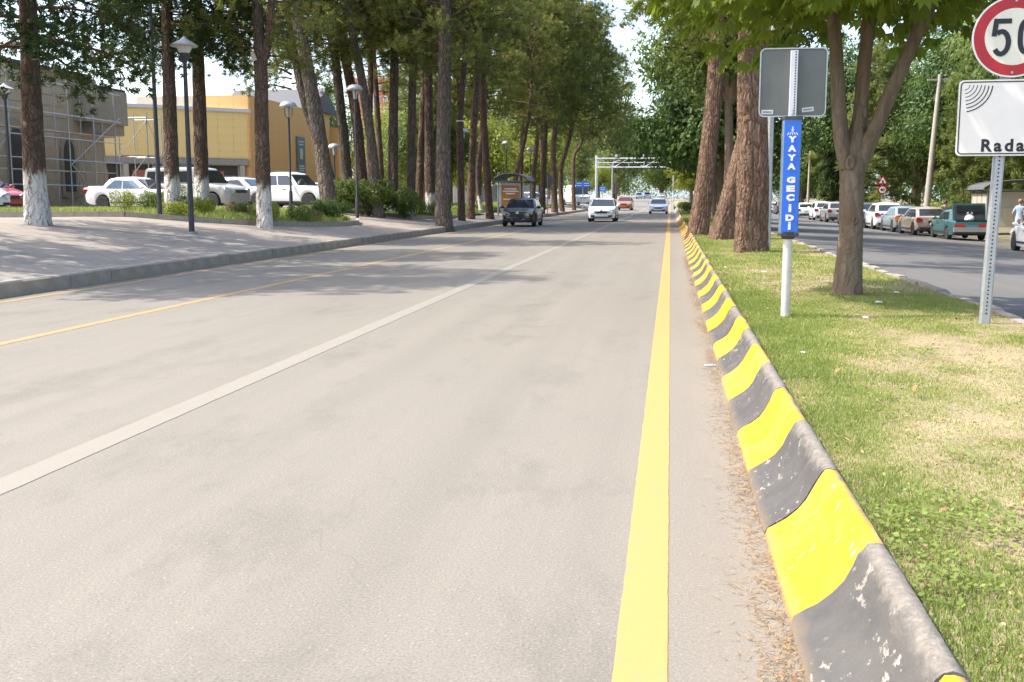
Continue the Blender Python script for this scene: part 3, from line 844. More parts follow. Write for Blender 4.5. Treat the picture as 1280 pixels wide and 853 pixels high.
PINES = [
('A',(-15.24,23.46,0.79),[(-0.17,0.32,2.53),(-0.34,0.70,5.42)],0.29,'bark_white','c0',.9,1.0,'lime washed conifer trunk standing alone on the paving beside the white car bonnet'),
('B',(-15.60,31.25,0.83),[(-0.16,0.40,3.07),(-0.34,0.90,6.84)],0.25,'bark_white','c1',.3,.85,'lime washed conifer in front of the grey four-wheel drive, behind the thin bare pole'),
('C',(-15.71,33.62,0.84),[(-0.15,0.43,3.23),(-0.36,0.95,7.27)],0.26,'bark_white','c0',0,.8,'lime washed conifer hiding the windscreen pillar of the grey four-wheel drive'),
('D',(-12.48,31.08,0.52),[(-0.13,0.34,2.59),(-0.23,0.68,5.19),(-0.39,0.92,7.04)],0.24,'bark_white','p2',.6,.9,'lime washed pine with a forked top and a bright torn limb scar'),
('E',(-14.18,42.71,0.90),[(-0.68,0.42,3.76),(-1.28,0.75,6.77),(-1.76,1.00,9.12)],0.34,'bark_pine_grey','p0',-.3,1.0,'thick pine leaning over the low cars behind the dark round bush'),
('F',(-15.11,46.67,0.90),[(-0.93,0.25,2.85),(-1.79,0.48,5.41),(-2.44,0.84,8.71)],0.28,'bark_pine_grey','p1',-.6,1.0,'pine leaning most steeply, crossing behind the thick leaning trunk'),
('G',(-15.21,48.70,0.90),[(-0.46,0.49,4.04),(-0.96,0.94,7.85),(-1.35,1.20,10.14)],0.25,'bark_pine_grey','p2',0,1.0,'dark leaning pine beside the orange wall corner with the tiled roof'),
('H',(-14.52,48.80,0.90),[(-0.46,0.50,4.12),(-1.06,0.83,7.16),(-1.65,1.11,9.83)],0.27,'bark_pine','p0',0,1.0,'leaning pine right behind the dome headed lamp post by the lawn corner'),
('I',(-13.00,45.96,0.60),[(-0.47,0.43,3.58),(-0.91,0.71,6.09),(-1.55,1.06,9.31)],0.25,'bark_pine_grey','p1',.2,1.0,'curving pine rising out of the tall pale green shrub'),
('J',(-15.84,54.72,0.90),[(-0.24,0.42,3.33),(-0.28,1.01,7.60),(-0.48,1.45,11.01)],0.19,'bark_pine','p2',0,1.0,'thin pine just in front of the red tower block'),
('K',(-13.26,49.23,0.60),[(-0.06,0.63,4.60),(-0.08,1.31,9.58)],0.27,'bark_white_low','p0',0,.9,'straight pine with pinkish washed base, nearer the tall shrub of two'),
('L',(-12.45,49.63,0.51),[(-0.06,0.64,4.70),(-0.04,1.34,9.71)],0.23,'bark_white_low','p1',.1,.9,'straight pine with pinkish washed base, between two clipped box bushes'),
('M',(-13.89,57.05,0.90),[(0.12,0.68,4.77),(0.35,1.57,10.96)],0.22,'bark_pine','p2',0,1.0,'dark shaded pine close behind the straight pine between box bushes'),
('N',(-12.31,53.21,0.65),[(-0.17,0.59,4.44),(-0.37,1.36,10.21)],0.27,'bark_white_low','p0',0,1.0,'grey based pine behind the dark box hedge, next to the thickest trunk'),
('O',(-9.72,44.33,0.24),[(-0.06,0.62,4.56),(-0.09,1.28,9.37)],0.36,'bark_pine_grey','p1',-.2,1.0,'thickest grey pine trunk at the pavement edge, next to the kerb'),
('P',(-10.45,52.11,0.31),[(-0.15,0.46,3.46),(-0.16,0.79,5.87),(0.11,1.44,10.29)],0.19,'bark_pine','p2',0,.9,'slim reddish pine with a pale band tied round it at mid height'),
('Q',(-10.62,55.39,0.33),[(0.05,0.56,4.01),(0.22,1.12,7.85),(0.28,1.60,11.26)],0.22,'bark_red','p0',0,.9,'reddish pine with a pale base, next to the one with the band'),
('R',(-10.06,58.45,0.28),[(-0.35,0.47,3.77),(-0.54,0.88,6.91),(-0.73,1.53,11.85)],0.22,'bark_pine','p1',0,.95,'dark pine leaning away from the road just before the bus shelter'),
('S',(-12.55,69.46,0.55),[(-0.32,0.30,2.51),(-0.06,0.74,5.44),(0.23,1.38,9.71)],0.16,'bark_white_low','p2',-.5,.9,'thin crooked pale based pine back on the lawn before the shelter'),
('T',(-11.02,73.80,0.45),[(0.12,0.35,2.43),(0.68,0.83,5.24),(1.07,1.32,8.35)],0.18,'bark_pine','p0',-.8,.9,'pine leaning toward the road above the bus shelter roof'),
('U',(-10.19,77.97,0.32),[(0.01,0.35,2.50),(0.23,0.87,6.06),(0.49,1.57,10.82)],0.20,'bark_pine','w0',-2.2,.8,'upright pine just past the bus shelter'),
('V',(-9.98,81.73,0.27),[(0.10,0.59,4.17),(0.21,1.13,7.91),(0.54,1.87,12.89)],0.25,'bark_pine','w1',-3.0,.95,'broad crowned pine beside the grey back of the stop sign'),
('W',(-9.75,89.13,0.23),[(-0.24,0.68,5.15),(0.10,1.20,8.54),(0.86,2.06,13.96)],0.27,'bark_red','w0',-4.4,1.0,'broad crowned pine with two bends, beyond the grey stop sign back'),
('X',(-9.75,95.55,0.22),[(-0.22,0.47,3.63),(0.58,1.06,7.04),(1.49,1.88,11.97)],0.22,'bark_pine','w1',-3.6,.9,'dark forking pine leaning over the road before the white van'),
('Y',(-9.75,107.67,0.22),[(-0.19,0.69,5.22),(0.59,1.06,7.02),(1.70,2.00,12.57)],0.21,'bark_pine','w0',-4.6,.8,'last roadside pine, in front of the parked white van'),
]
CR = {'p0': PC[0], 'p1': PC[1], 'p2': PC[2], 'w0': PW[0], 'w1': PW[1], 'c0': CD[0], 'c1': CD[1]}
def add_crown(root, key, at, sc, rz):
    for part, me in zip(('crown', 'branches'), CR[key]):
        o = link(part, me, root, at); o.scale = (sc, sc, sc); o.rotation_euler = (0, 0, rz)
def conifer(name, base, pts, r, mat, key, drop, sc, label, group='roadside pines', seed=0):
    root = thing(name, label, 'tree', base, 0, group)
    top = Vector(pts[-1]); prev = Vector(pts[-2]) if len(pts) > 1 else Vector((0, 0, 0))
    d = (top - prev).normalized(); d = (d + Vector((0, 0, 1.2))).normalized()
    ext = top + d * 5
    P = [(0, 0, -.25)] + list(pts) + [tuple(ext)]
    rad = [r * 1.0] + [r * (1 - .3 * (i + 1) / len(pts)) for i in range(len(pts))] + [r * .2]
    v, f = trunk_arrays(P, rad, 34, 16, .1, .3, seed, ridge=.018)
    link('trunk', np_mesh('trunk', v, f, mat, smooth=True), root)
    add_crown(root, key, tuple(top + Vector((0, 0, drop))), sc, seed * 1.7)
    return root
for i, (n_, base, pts, r, mat, key, drop, sc, label) in enumerate(PINES):
    root = conifer('conifer_tree' if key[0] == 'c' else 'pine_tree', base, pts, r, mat, key, drop, sc, label, 'lime washed trees on the paving' if i < 4 else 'roadside pines', i + 1)
    if n_ == 'D':
        v, f = trunk_arrays([(-.23, .68, 5.0), (.05, .75, 5.9), (.12, .9, 7.2), (.3, 1, 9)], [.15, .13, .11, .05], 14, 10, .1, 0, 5)
        link('limb', np_mesh('limb', v, f, 'bark_red', smooth=True), root)
        b = MB(); b.tube([(-.36, .5, 5.15), (-.4, .42, 5.4)], [.09, .05], 8); b.build('limb_scar', 'wood_pale', root)
    if n_ == 'P':
        b = MB(); b.lathe([(.185, -.03), (.2, 0), (.185, .03)], 16, (-.17, .62, 5.0)); b.build('band', 'litter_white', root)
for i, (x, y, dx, r_, key, lb) in enumerate((
    (-16.9, 60.5, -.5, .2, 'p1', 'slim pine deep in the grove, seen between the lamp post and the curving pine'),
    (-16.3, 64.8, .2, .19, 'p2', 'slim pine deep in the grove just left of the straight washed pair'),
    (-16.6, 71.0, -.3, .2, 'p0', 'slim pine deep in the grove between the straight washed pair'),
    (-16.8, 79.2, .4, .21, 'p1', 'slim pine deep in the grove right of the straight washed pair'),
    (-14.3, 71.3, -.2, .2, 'p2', 'slim pine half hidden behind the thickest trunk'),
    (-15.0, 81.6, .5, .22, 'p0', 'slim pine deep in the grove, between the thickest trunk and the banded one'),
    (-12.9, 90.0, .3, .22, 'w1', 'slim pine behind the bus shelter post'),
    (-11.6, 96.5, -.4, .22, 'w0', 'slim pine deep behind the bus shelter poster'))):
    conifer('pine_tree', (x, y, left_z(x) + .05), [(dx * .3, 0, 4), (dx, .3, 9.5)], r_, ('bark_pine', 'bark_red')[i % 2], key, -.5, .9, lb, 'pines deep in the grove', 60 + i)
# trees just out of the picture on the left: their shade lies on the pavement and the road
for i, (x, y, s_) in enumerate(((-15.2, 16.9, 1.1),)):
    conifer('conifer_tree', (x, y, .87), [(0, 0, 3.5), (.1, 0, 8.2)], .27, 'bark_white', 'c1' if i else 'c0', -1.4, s_,
            ('lime washed conifer out past the picture edge that shades the kerb', 'lime washed conifer farther out whose shade falls on the paving')[i], 'lime washed trees on the paving', 40 + i)
# ---- the three old pines on the median
def old_pine(base, pts, rad, mat, key, drop, sc, label, seed, extra=None, ridge=.036):
    root = thing('pine_tree', label, 'tree', base, 0, 'old pines on the median')
    v, f = trunk_arrays(pts, rad, 170, 96, .03, .13, seed, ridge=ridge)
    link('trunk', np_mesh('trunk', v, f, mat, smooth=True), root)
    top = Vector(pts[-2])
    add_crown(root, key, tuple(top + Vector((0, 0, drop))), sc, seed * 2.1)
    return root
old_pine((1.0, 35.1, .2), [(-.12, 0, -.2), (-.05, 0, .2), (.12, .1, 1.7), (.3, .3, 3.7), (.42, .5, 5.6), (.52, .8, 7.5), (.6, 1, 11), (.6, 1, 14)], [.36, .33, .29, .27, .26, .22, .18, .06], 'bark_red', 'p0', -2.4, 1.05,
         'slender furrowed pine on the median nearest the striped kerb', 3)
old_pine((1.72, 31.9, .2), [(-.18, 0, -.2), (-.1, 0, .2), (.2, 0, 1.6), (.6, .1, 3.4), (.95, .3, 5.4), (1.3, .5, 8), (1.5, .6, 12), (1.5, .6, 14)], [.42, .38, .34, .31, .29, .25, .2, .06], 'bark_red', 'p1', -2.6, 1.05,
         'leaning furrowed pine half hidden by the thickest median trunk', 6)
old_pine((1.84, 24.4, .2), [(.02, 0, -.2), (.0, 0, .2), (.0, 0, 1.6), (-.06, .1, 3.4), (-.1, .2, 5.6), (-.15, .3, 8), (-.2, .3, 11), (-.2, .3, 13)], [.38, .36, .35, .33, .31, .28, .2, .06], 'bark_red', 'p2', -1.4, 1.1,
         'thickest furrowed red-brown pine trunk with a scarred foot on the median', 9)

# ---- the young chestnut beside the sign posts
def chestnut():
    root = thing('chestnut_tree', 'smooth barked chestnut forking into three limbs beside the blue pole sign', 'tree', (2.25, 13.62, .2))
    parts = [trunk_arrays([(0, 0, -.2), (0, 0, .1), (.01, 0, .7), (.0, 0, 1.3), (.0, .02, 1.65), (.03, .05, 2.0), (.05, .08, 2.3)], [.185, .168, .148, .144, .155, .1, .05], 48, 32, .05, .25, 2, ridge=.012)]
    for P, rr in (([(-.07, 0, 1.6), (-.17, 0, 2.0), (-.24, .02, 2.7), (-.31, .05, 3.4), (-.55, .1, 5.0), (-.7, .2, 6.5)], [.11, .094, .086, .078, .055, .02]),
                  ([(0, .05, 1.6), (.07, .1, 2.1), (.1, .15, 2.8), (.14, .2, 3.6), (.1, .4, 5.2), (.1, .5, 6.8)], [.11, .092, .082, .078, .055, .02]),
                  ([(.06, 0, 1.6), (.22, -.05, 2.05), (.5, -.1, 2.8), (.85, -.15, 3.7), (1.3, -.3, 5.0), (1.6, -.4, 6.4)], [.11, .088, .08, .075, .05, .02]),
                  ([(.1, .2, 3.6), (-.6, -.6, 4.4), (-1.7, -1.0, 4.9), (-2.6, -1.2, 4.8)], [.06, .05, .03, .012]),
                  ([(-.31, .05, 3.4), (-1.0, .3, 4.1), (-2.0, .2, 4.5), (-2.9, -.1, 4.2)], [.06, .045, .03, .012]),
                  ([(.85, -.15, 3.7), (1.5, -.9, 4.2), (2.0, -1.8, 4.4)], [.05, .035, .012]),
                  ([(.1, .2, 3.6), (.9, 1.2, 4.6), (1.8, 2.0, 5.2)], [.05, .035, .012])):
        parts.append(trunk_arrays(P, rr, 22, 14, .06, 0, len(parts), ridge=.006))
    for (kx, kz, kr) in ((-.06, 1.66, .05), (.02, .95, .03)):
        ky = -math.sqrt(max(.001, .152 ** 2 - kx ** 2))
        b = MB(); b.lathe([(kr * 1.15, .03), (kr * 1.1, -.004), (kr * .8, -.016), (kr * .6, -.004), (.001, .004)], 12, (kx, ky - .004, kz), 'y')
        b.v = [(x, y, kz + (z - kz) * 1.7) for x, y, z in b.v]; b.build('branch_scar', 'bark_smooth', root, 60)
    v, f = join_arrays(parts)
    link('trunk', np_mesh('trunk', v, f, 'bark_smooth', smooth=True), root)
    rng = np.random.default_rng(77)
    n = 7400
    d = unit(rng.normal(size=(n, 3))); rad = rng.random(n) ** .33
    c = np.array([.1, -.2, 5.35]); S = np.array([3.6, 3.4, 2.85])
    p = c + d * rad[:, None] * S
    p[:, 2] += .35 * (fbm(p[:, 0] * .9 + 9, p[:, 1] * .9, 3) - .5) * 2.2
    # keep an open hollow underneath and ragged gaps
    keep = (p[:, 2] > 3.15 - .3 * np.clip(-p[:, 0] - .6, -.4, 1.6) + .55 * (vnoise(p[:, 0] * 1.3, p[:, 1] * 1.3, 8) - .45))
    keep &= fbm(p[:, 0] * 1.1, p[:, 2] * 1.3 + p[:, 1], 12) > .32
    p = p[keep]; m = len(p)
    out = unit((p - c) * np.array([1, 1, .2]) + rng.normal(size=(m, 3)) * .5)
    out[:, 2] -= .55; out = unit(out)                       # midrib direction: outwards and hanging
    nrm = unit(np.cross(out, np.cross(np.array([0, 0, 1.0]), out)) + rng.normal(size=(m, 3)) * .3)
    nrm = np.where(nrm[:, 2:3] < 0, -nrm, nrm)
    sd = unit(np.cross(out, nrm)); nrm = np.cross(sd, out)
    size = rng.uniform(.11, .25, m)
    va = np.clip(.5 + .22 * rng.normal(size=m), 0, 1)
    V, Fc, vv = [], [], []
    o = 0
    for ang, ln in ((-105, .6), (-70, .8), (-35, .95), (0, 1.0), (35, .95), (70, .8), (105, .6)):
        a = R(ang)
        dd = out * math.cos(a) + sd * math.sin(a)
        dd = unit(dd + np.array([0, 0, -.3 - .2 * abs(math.sin(a))]))
        wv = unit(np.cross(dd, nrm))
        L = (size * ln)[:, None]
        b0 = p; md = p + dd * L * .62 + nrm * L * .07
        tip = p + dd * L + np.array([0, 0, -1]) * L * .12
        l = md + wv * L * .185 - nrm * L * .06; r = md - wv * L * .185 - nrm * L * .06
        V.append(np.stack([b0, l, tip, r], 1).reshape(-1, 3))
        Fc.append(np.arange(m * 4).reshape(-1, 4) + o); o += m * 4
        vv.append(np.repeat(va, 4))
    link('crown', np_mesh('crown', np.concatenate(V), np.concatenate(Fc), 'leaf_chestnut', np.concatenate(vv)), root)
chestnut()

# ---- broadleaf and background trees
LC = {
 'dark': leafy_crown(31, 1, 1, 1.15, 95, 300, .06, 'leaf_dark'),
 'dark2': leafy_crown(32, 1, 1, 1.3, 100, 300, .057, 'leaf_dark'),
 'mid': leafy_crown(33, 1, 1, 1.2, 90, 280, .06, 'leaf_mid'),
 'pale': leafy_crown(34, .8, .8, 1.6, 110, 260, .05, 'leaf_pale', lump=(.14, .26)),
 'lime': leafy_crown(35, 1, 1, 1.05, 80, 260, .062, 'leaf_lime'),
 'poplar': leafy_crown(36, .55, .55, 1.9, 110, 220, .05, 'leaf_pale', lump=(.14, .24)),
}
CR.update(LC)
CR['cyp'] = pine_crown(51, 2.2, 9.5, 80, 60, 14, nl=.3, nw=.07, droopy=.25, low=-1.0, mat='leaf_cedar', wide=.4)
CR['fir'] = pine_crown(52, 3.0, 10.5, 76, 64, 14, nl=.32, nw=.065, droopy=.2, low=-1.5, mat='leaf_pale', wide=.34, shape=.9)
def broad(name, loc, h_c, sc, key, label, r=.2, mat='bark_smooth', group='trees beyond the road', zs=1.0, rz=0.0):
    root = thing(name, label, 'tree', loc, rz, group)
    v, f = trunk_arrays([(0, 0, -.3), (.05, 0, h_c * .35), (-.05, .05, h_c * .7), (0, 0, h_c)], [r, r * .85, r * .7, r * .4], 14, 10, .1, .3, int(abs(loc[0] * 7 + loc[1])), ridge=.01)
    link('trunk', np_mesh('trunk', v, f, mat, smooth=True), root)
    for part, me in zip(('crown', 'branches'), CR[key]):
        o = link(part, me, root, (0, 0, h_c)); o.scale = (sc, sc, sc * zs); o.rotation_euler = (0, 0, rz * 1.3)
    return root
MG = 'leafy trees along the median'
broad('broadleaf_tree', (2.5, 54, .2), 6.3, 4.6, 'dark', 'big dark green tree bulging over the road behind the old median pines', .26, group=MG, rz=.4)
broad('broadleaf_tree', (2.8, 69, .2), 7.4, 4.3, 'dark2', 'second dark leafy tree on the median, rising behind the first', .25, group=MG, rz=1.9)
broad('broadleaf_tree', (2.4, 84, .2), 6.5, 4.0, 'dark', 'leafy median tree farther up the road past the two dark ones', .24, group=MG, rz=2.9)
broad('broadleaf_tree', (2.2, 42, .2), 8.6, 3.6, 'mid', 'brighter green tree with its crown above the old median pines', .2, group=MG, rz=.9)
broad('broadleaf_tree', (2.3, 118, .25), 4.2, 2.6, 'lime', 'small bright tree on the far end of the median', .14, group=MG, rz=.2)
# right-hand park
BG = 'park trees behind the parked cars'
broad('broadleaf_tree', (19.5, 47, -.3), 8.2, 6.2, 'dark', 'very dark spreading tree behind the radar sign and the far shelter', .34, group=BG, rz=1.0)
broad('broadleaf_tree', (23.5, 41, -.3), 8.5, 6.0, 'dark2', 'dark spreading tree over the far bus shelter at the picture edge', .34, group=BG, rz=2.0)
broad('broadleaf_tree', (17.5, 36.5, -.35), 9.5, 4.6, 'dark', 'dark crown hanging above the speed limit sign', .3, group=BG, rz=3.0)
broad('broadleaf_tree', (18.6, 58, -.3), 8.0, 4.8, 'mid', 'green tree behind the leaning concrete pole', .28, group=BG, rz=.3)
broad('broadleaf_tree', (22.5, 66, -.3), 10.0, 5.6, 'dark2', 'tall dark green tree back in the park above the concrete pole', .3, group=BG, rz=1.3)
broad('conifer_tree', (20.2, 73, -.3), 2.2, .95, 'fir', 'pale feathery conifer behind the red warning signs', .2, 'bark_pine_grey', BG, rz=.8)
broad('conifer_tree', (21.5, 64, -.3), 2.0, .8, 'fir', 'pale green conifer between the red signs and the concrete pole', .2, 'bark_pine_grey', BG, rz=2.8)
broad('broadleaf_tree', (22.5, 84, -.3), 6.8, 3.4, 'lime', 'yellow green tree lit up right of the forked chestnut', .22, group=BG, rz=1.6)
broad('conifer_tree', (17.4, 92, -.3), 2.4, 1.1, 'fir', 'pale conifer seen through the fork of the chestnut limbs', .2, 'bark_pine_grey', BG, rz=.1)
broad('conifer_tree', (16.6, 108, -.3), 2.2, 1.0, 'cyp', 'dark conifer between chestnut trunk and blue pole sign', .2, 'bark_pine_grey', BG, rz=1.1)
broad('conifer_tree', (18.8, 120, -.25), 2.4, 1.15, 'fir', 'tall pale conifer just right of the blue pole sign', .2, 'bark_pine_grey', BG, rz=2.1)
broad('broadleaf_tree', (16.8, 140, -.1), 6.5, 4.4, 'mid', 'rounded tree left of the blue pole sign, far along the other carriageway', .22, group=BG, rz=2.5)
broad('broadleaf_tree', (27, 98, -.3), 9.5, 6.4, 'dark', 'large dark tree deep in the park behind the feathery conifers', .3, group=BG, rz=.6)
broad('broadleaf_tree', (31, 74, -.3), 11, 7.0, 'dark2', 'largest dark park tree, far behind the concrete pole', .36, group=BG, rz=2.2)
broad('broadleaf_tree', (30, 52, -.3), 9, 6.5, 'dark', 'dark park tree filling the gap behind the far shelter', .36, group=BG, rz=.2)
broad('broadleaf_tree', (20.8, 79, -.3), 9.5, 5.2, 'dark2', 'dark park tree right behind the forked chestnut limbs', .3, group=BG, rz=.5)
broad('broadleaf_tree', (24.5, 57, -.3), 12.5, 5.6, 'dark', 'tall dark crown above the leaning concrete pole', .34, group=BG, rz=1.5)
broad('broadleaf_tree', (22, 100, -.3), 9.5, 5.4, 'mid', 'green park tree filling the gap between chestnut and blue pole sign', .3, group=BG, rz=2.4)
broad('broadleaf_tree', (17.8, 109, -.3), 11.5, 6.0, 'dark2', 'tall green tree seen high through the fork of the chestnut', .32, group=BG, rz=1.9)
broad('broadleaf_tree', (29, 130, -.2), 9, 6.5, 'mid', 'far rounded park tree above the parked row', .3, group=BG, rz=1.2)
broad('broadleaf_tree', (20, 170, .1), 7, 6, 'dark2', 'dark tree closing the far end of the other carriageway', .3, group=BG, rz=3.1)
# far end of the road
FG = 'trees closing the far end of the road'
for i, (x, y, hc, s, k, lb) in enumerate((
    (-13, 150, 8.0, 5.0, 'poplar', 'tall pale poplar just behind the camera gantry post'),
    (-19, 165, 9.0, 5.2, 'pale', 'tall pale tree beyond the gantry, left of the poplar'),
    (-11.8, 225, 14, 9.5, 'poplar', 'pale poplar rising above the middle of the gantry truss'),
    (-3, 358, 12.5, 11, 'mid', 'hazy dark tree straight ahead at the end of the road'),
    (7, 362, 10.5, 9.0, 'dark', 'hazy dark tree at the road end, right of centre'),
    (-14.5, 300, 14, 11.0, 'mid', 'green tree far behind the small white cars'),
    (-15.5, 122, 5.2, 4.2, 'lime', 'bright lime green tree behind the blue direction signs'),
    (-20, 108, 5.8, 4.6, 'lime', 'lime green tree behind the white van'),
    (-24, 92, 5.5, 4.4, 'lime', 'lime green tree seen through the pines past the shelter'),
    (-17, 135, 6.5, 5.0, 'lime', 'bright green tree between white van and gantry post'),
    (-12.8, 190, 4.2, 3.0, 'lime', 'small bright round tree under the gantry truss'),
    (4.5, 240, 7, 5.5, 'mid', 'green tree overhanging the far bend of the road'),
    (-17.5, 74, 5.0, 3.6, 'mid', 'green tree in the gap between pines right of the red tower'),
    (-25.5, 112, 7.5, 5.4, 'pale', 'pale tree behind the pines, before the red tower'),
    (-42, 120, 8.5, 6.0, 'mid', 'green tree showing over the orange wall between pines'),
    (-26, 130, 9, 6.0, 'dark', 'dark tree behind the bus shelter'),
    (-24, 175, 9, 7.0, 'mid', 'tall green tree far behind the pines by the shelter'))):
    broad('broadleaf_tree', (x, y, road_z(y) + (.5 if x < -9 else .1)), hc, s, k, lb, .25, group=FG, rz=i * .77)
# distant woods: each one mass
def wood(name, label, spots, size, seed, mat='leaf_mid', m=900):
    rng = np.random.default_rng(seed); V, Fc, vv = [], [], []; o_ = 0
    for x, y, z, s in spots:
        d = unit(rng.normal(size=(m, 3)))
        p = np.array([x, y, z + s * .8]) + d * rng.random((m, 1)) ** .35 * np.array([s, s, s * 1.15])
        a_, b_, c_ = leaf_arrays(p, unit(d + np.array([0, 0, .5])), size, rng, np.full(m, rng.uniform(.25, .8)))
        V.append(a_); Fc.append(b_ + o_); vv.append(c_); o_ += len(a_)
    o = link(name, np_mesh(name, np.concatenate(V), np.concatenate(Fc), mat, np.concatenate(vv)))
    tag(o, label, 'wood', kind='stuff')
rw_ = random.Random(8)
wood('distant_wood', 'far off wood closing the horizon behind the road', [(-230 + i * 10.5 + rw_.uniform(-4, 4), 400 + rw_.uniform(-25, 45), -1, rw_.uniform(8, 13)) for i in range(46)], .95, 1)
wood('distant_wood', 'dense shady wood deep in the park behind the parked row', [(rw_.uniform(34, 60), 28 + i * 3.4, rw_.uniform(-1, 5), rw_.uniform(5.5, 8.5)) for i in range(44)], .5, 2, 'leaf_dark', 2200)
wood('distant_wood', 'green wood behind the pines past the car park', [(-40 - i * 4 + rw_.uniform(-6, 6), 150 + rw_.uniform(-12, 25), 0, rw_.uniform(5, 8)) for i in range(14)], .7, 3, 'leaf_mid', 1400)
# ------------------------------------------------------------------ bushes
def bush_mesh(seed, mat, n=2600, size=.05, lumps=5, asp=.6):
    rng = np.random.default_rng(seed)
    pos, nr, var = [], [], []
    C_ = [np.array([0, 0, .5])] + [np.array([rng.uniform(-.5, .5), rng.uniform(-.5, .5), rng.uniform(.3, .75)]) for _ in range(lumps)]
    for k, c in enumerate(C_):
        rd = .5 if k == 0 else rng.uniform(.28, .45)
        m = n // (lumps + 1)
        d = unit(rng.normal(size=(m, 3)))
        q = c + d * rd * rng.uniform(.82, 1.06, (m, 1)) * np.array([1, 1, .95])
        ok = q[:, 2] > .02
        pos.append(q[ok]); nr.append(unit(d + rng.normal(size=(m, 3)) * .45)[ok]); var.append(np.full(ok.sum(), .5 + .1 * rng.normal()) + .15 * d[ok, 2])
    V, Fc, va = leaf_arrays(np.concatenate(pos), np.concatenate(nr), size, rng, np.concatenate(var), asp, .05)
    return np_mesh('foliage', V, Fc, mat, va)
BM = {'box': bush_mesh(1, 'leaf_box', 3600, .06), 'box2': bush_mesh(2, 'leaf_box', 3200, .06, 3), 'mid': bush_mesh(3, 'leaf_mid', 2200, .09, 6), 'pale': bush_mesh(4, 'leaf_lime', 1800, .1, 7, .4),
      'brown': bush_mesh(5, 'leaf_brown', 2400, .06, 4), 'shrub': bush_mesh(6, 'leaf_mid', 3600, .085, 9, .65), 'dark': bush_mesh(7, 'leaf_dark', 3000, .07, 5)}
sb = MB()
for k in range(5):
    a = k * 1.3; sb.tube([(0, 0, -.05), (.18 * math.cos(a), .18 * math.sin(a), .3), (.3 * math.cos(a), .3 * math.sin(a), .65)], [.03, .02, .008], 5)
STEM = sb.mesh('stems', 'bark_pine_grey', 60)
def bush(x, y, w, h, key, label, z=None, group='bushes on the lawn strip', cat='bush'):
    root = thing('bush', label, cat, (x, y, (left_z(x) + .08 if z is None else z)), x * 3.1, group)
    for nm, me in (('foliage', BM[key]), ('stems', STEM)):
        o = link(nm, me, root); o.scale = (w * .95, w * .95, h)
bush(-16.9, 30.6, .58, .72, 'pale', 'small upright leafy sapling bush beside the lone lime washed trunk')
bush(-16.6, 31.9, .95, .82, 'box', 'largest rounded bush in front of the white saloon boot')
bush(-16.4, 33.3, .8, .98, 'box2', 'rounded bush right behind the largest one, by the white saloon')
bush(-15.6, 31.2, .5, .65, 'brown', 'small browned bush against the white saloon door')
bush(-15.1, 30.5, .8, .45, 'pale', 'low feathery pale weeds in front of the rounded bushes')
bush(-15.55, 32.9, .34, .58, 'box2', 'small dark round bush, left one of a pair by the white saloon')
bush(-15.2, 33.0, .42, .66, 'box', 'small dark round bush, right one of a pair by the grey four-wheel drive')
bush(-14.9, 31.8, .5, .55, 'pale', 'leafy weed at the foot of the trunk behind the thin pole')
bush(-15.0, 34.6, .5, .5, 'brown', 'browned bush at the foot of the third lime washed trunk')
bush(-14.4, 34.2, .6, .52, 'mid', 'low green bush under the grey four-wheel drive bonnet')
bush(-13.5, 33.0, .45, .6, 'brown', 'thin browning bush with bare twigs before the grey bonnet')
bush(-13.0, 32.6, .6, .68, 'mid', 'bright bush just left of the forked lime washed pine')
bush(-12.75, 31.9, .55, .66, 'pale', 'fresh green bush touching the forked lime washed pine')
bush(-12.6, 34.3, .72, .72, 'box', 'round green bush right of the forked lime washed pine')
bush(-12.35, 35.2, .4, .5, 'brown', 'small bronzed bush between two round ones near the curved lamp')
bush(-12.9, 37.2, .68, .78, 'dark', 'dark round bush in front of the small parked cars')
bush(-12.3, 37.6, 1.0, .8, 'dark', 'widest dark clipped bush at the lawn corner before the leaning trunk')
bush(-13.6, 46.3, 1.7, 1.65, 'shrub', 'tall pale green leafy shrub behind the dome headed lamp post')
bush(-12.3, 47.8, 1.3, 1.35, 'shrub', 'shrub of pale green leaves next to the straight twin trunks')
bush(-14.6, 45.6, 1.0, 1.5, 'shrub', 'tall leafy shrub beside the thick leaning trunk')
bush(-12.75, 50.2, .6, .72, 'box', 'clipped yellow green bush between the twin straight trunks')
bush(-12.0, 50.6, .62, .8, 'box2', 'clipped bush just right of the second straight trunk')
bush(-11.5, 50.9, .8, .9, 'box', 'clipped dark bush against the thickest trunk')
for i, (x, y) in enumerate(((1.6, 88), (2.6, 95), (1.4, 104))):
    bush(x, y, 1.1, 1.0, 'mid', ('clipped round bush on the far median beside the old pine', 'clipped round bush farther along the far median', 'smallest looking round bush at the median end')[i], .2, 'clipped bushes on the far median')
for i, (x, y, w) in enumerate(((16.2, 78, 1.6), (16.4, 85, 1.7), (16.3, 93, 1.6), (16.5, 102, 1.8), (16.4, 112, 1.9), (16.8, 70, 1.4))):
    bush(x, y, w, 1.5, 'pale' if i % 2 else 'mid', ('hedge bush behind the white hatchback in the parked row', 'hedge bush behind the grey high roofed car', 'hedge bush seen through the chestnut trunk gap', 'hedge bush near the far concrete pole', 'farthest hedge bush of the parked row', 'hedge bush under the red warning signs')[i], -.38, 'hedge behind the parked cars')

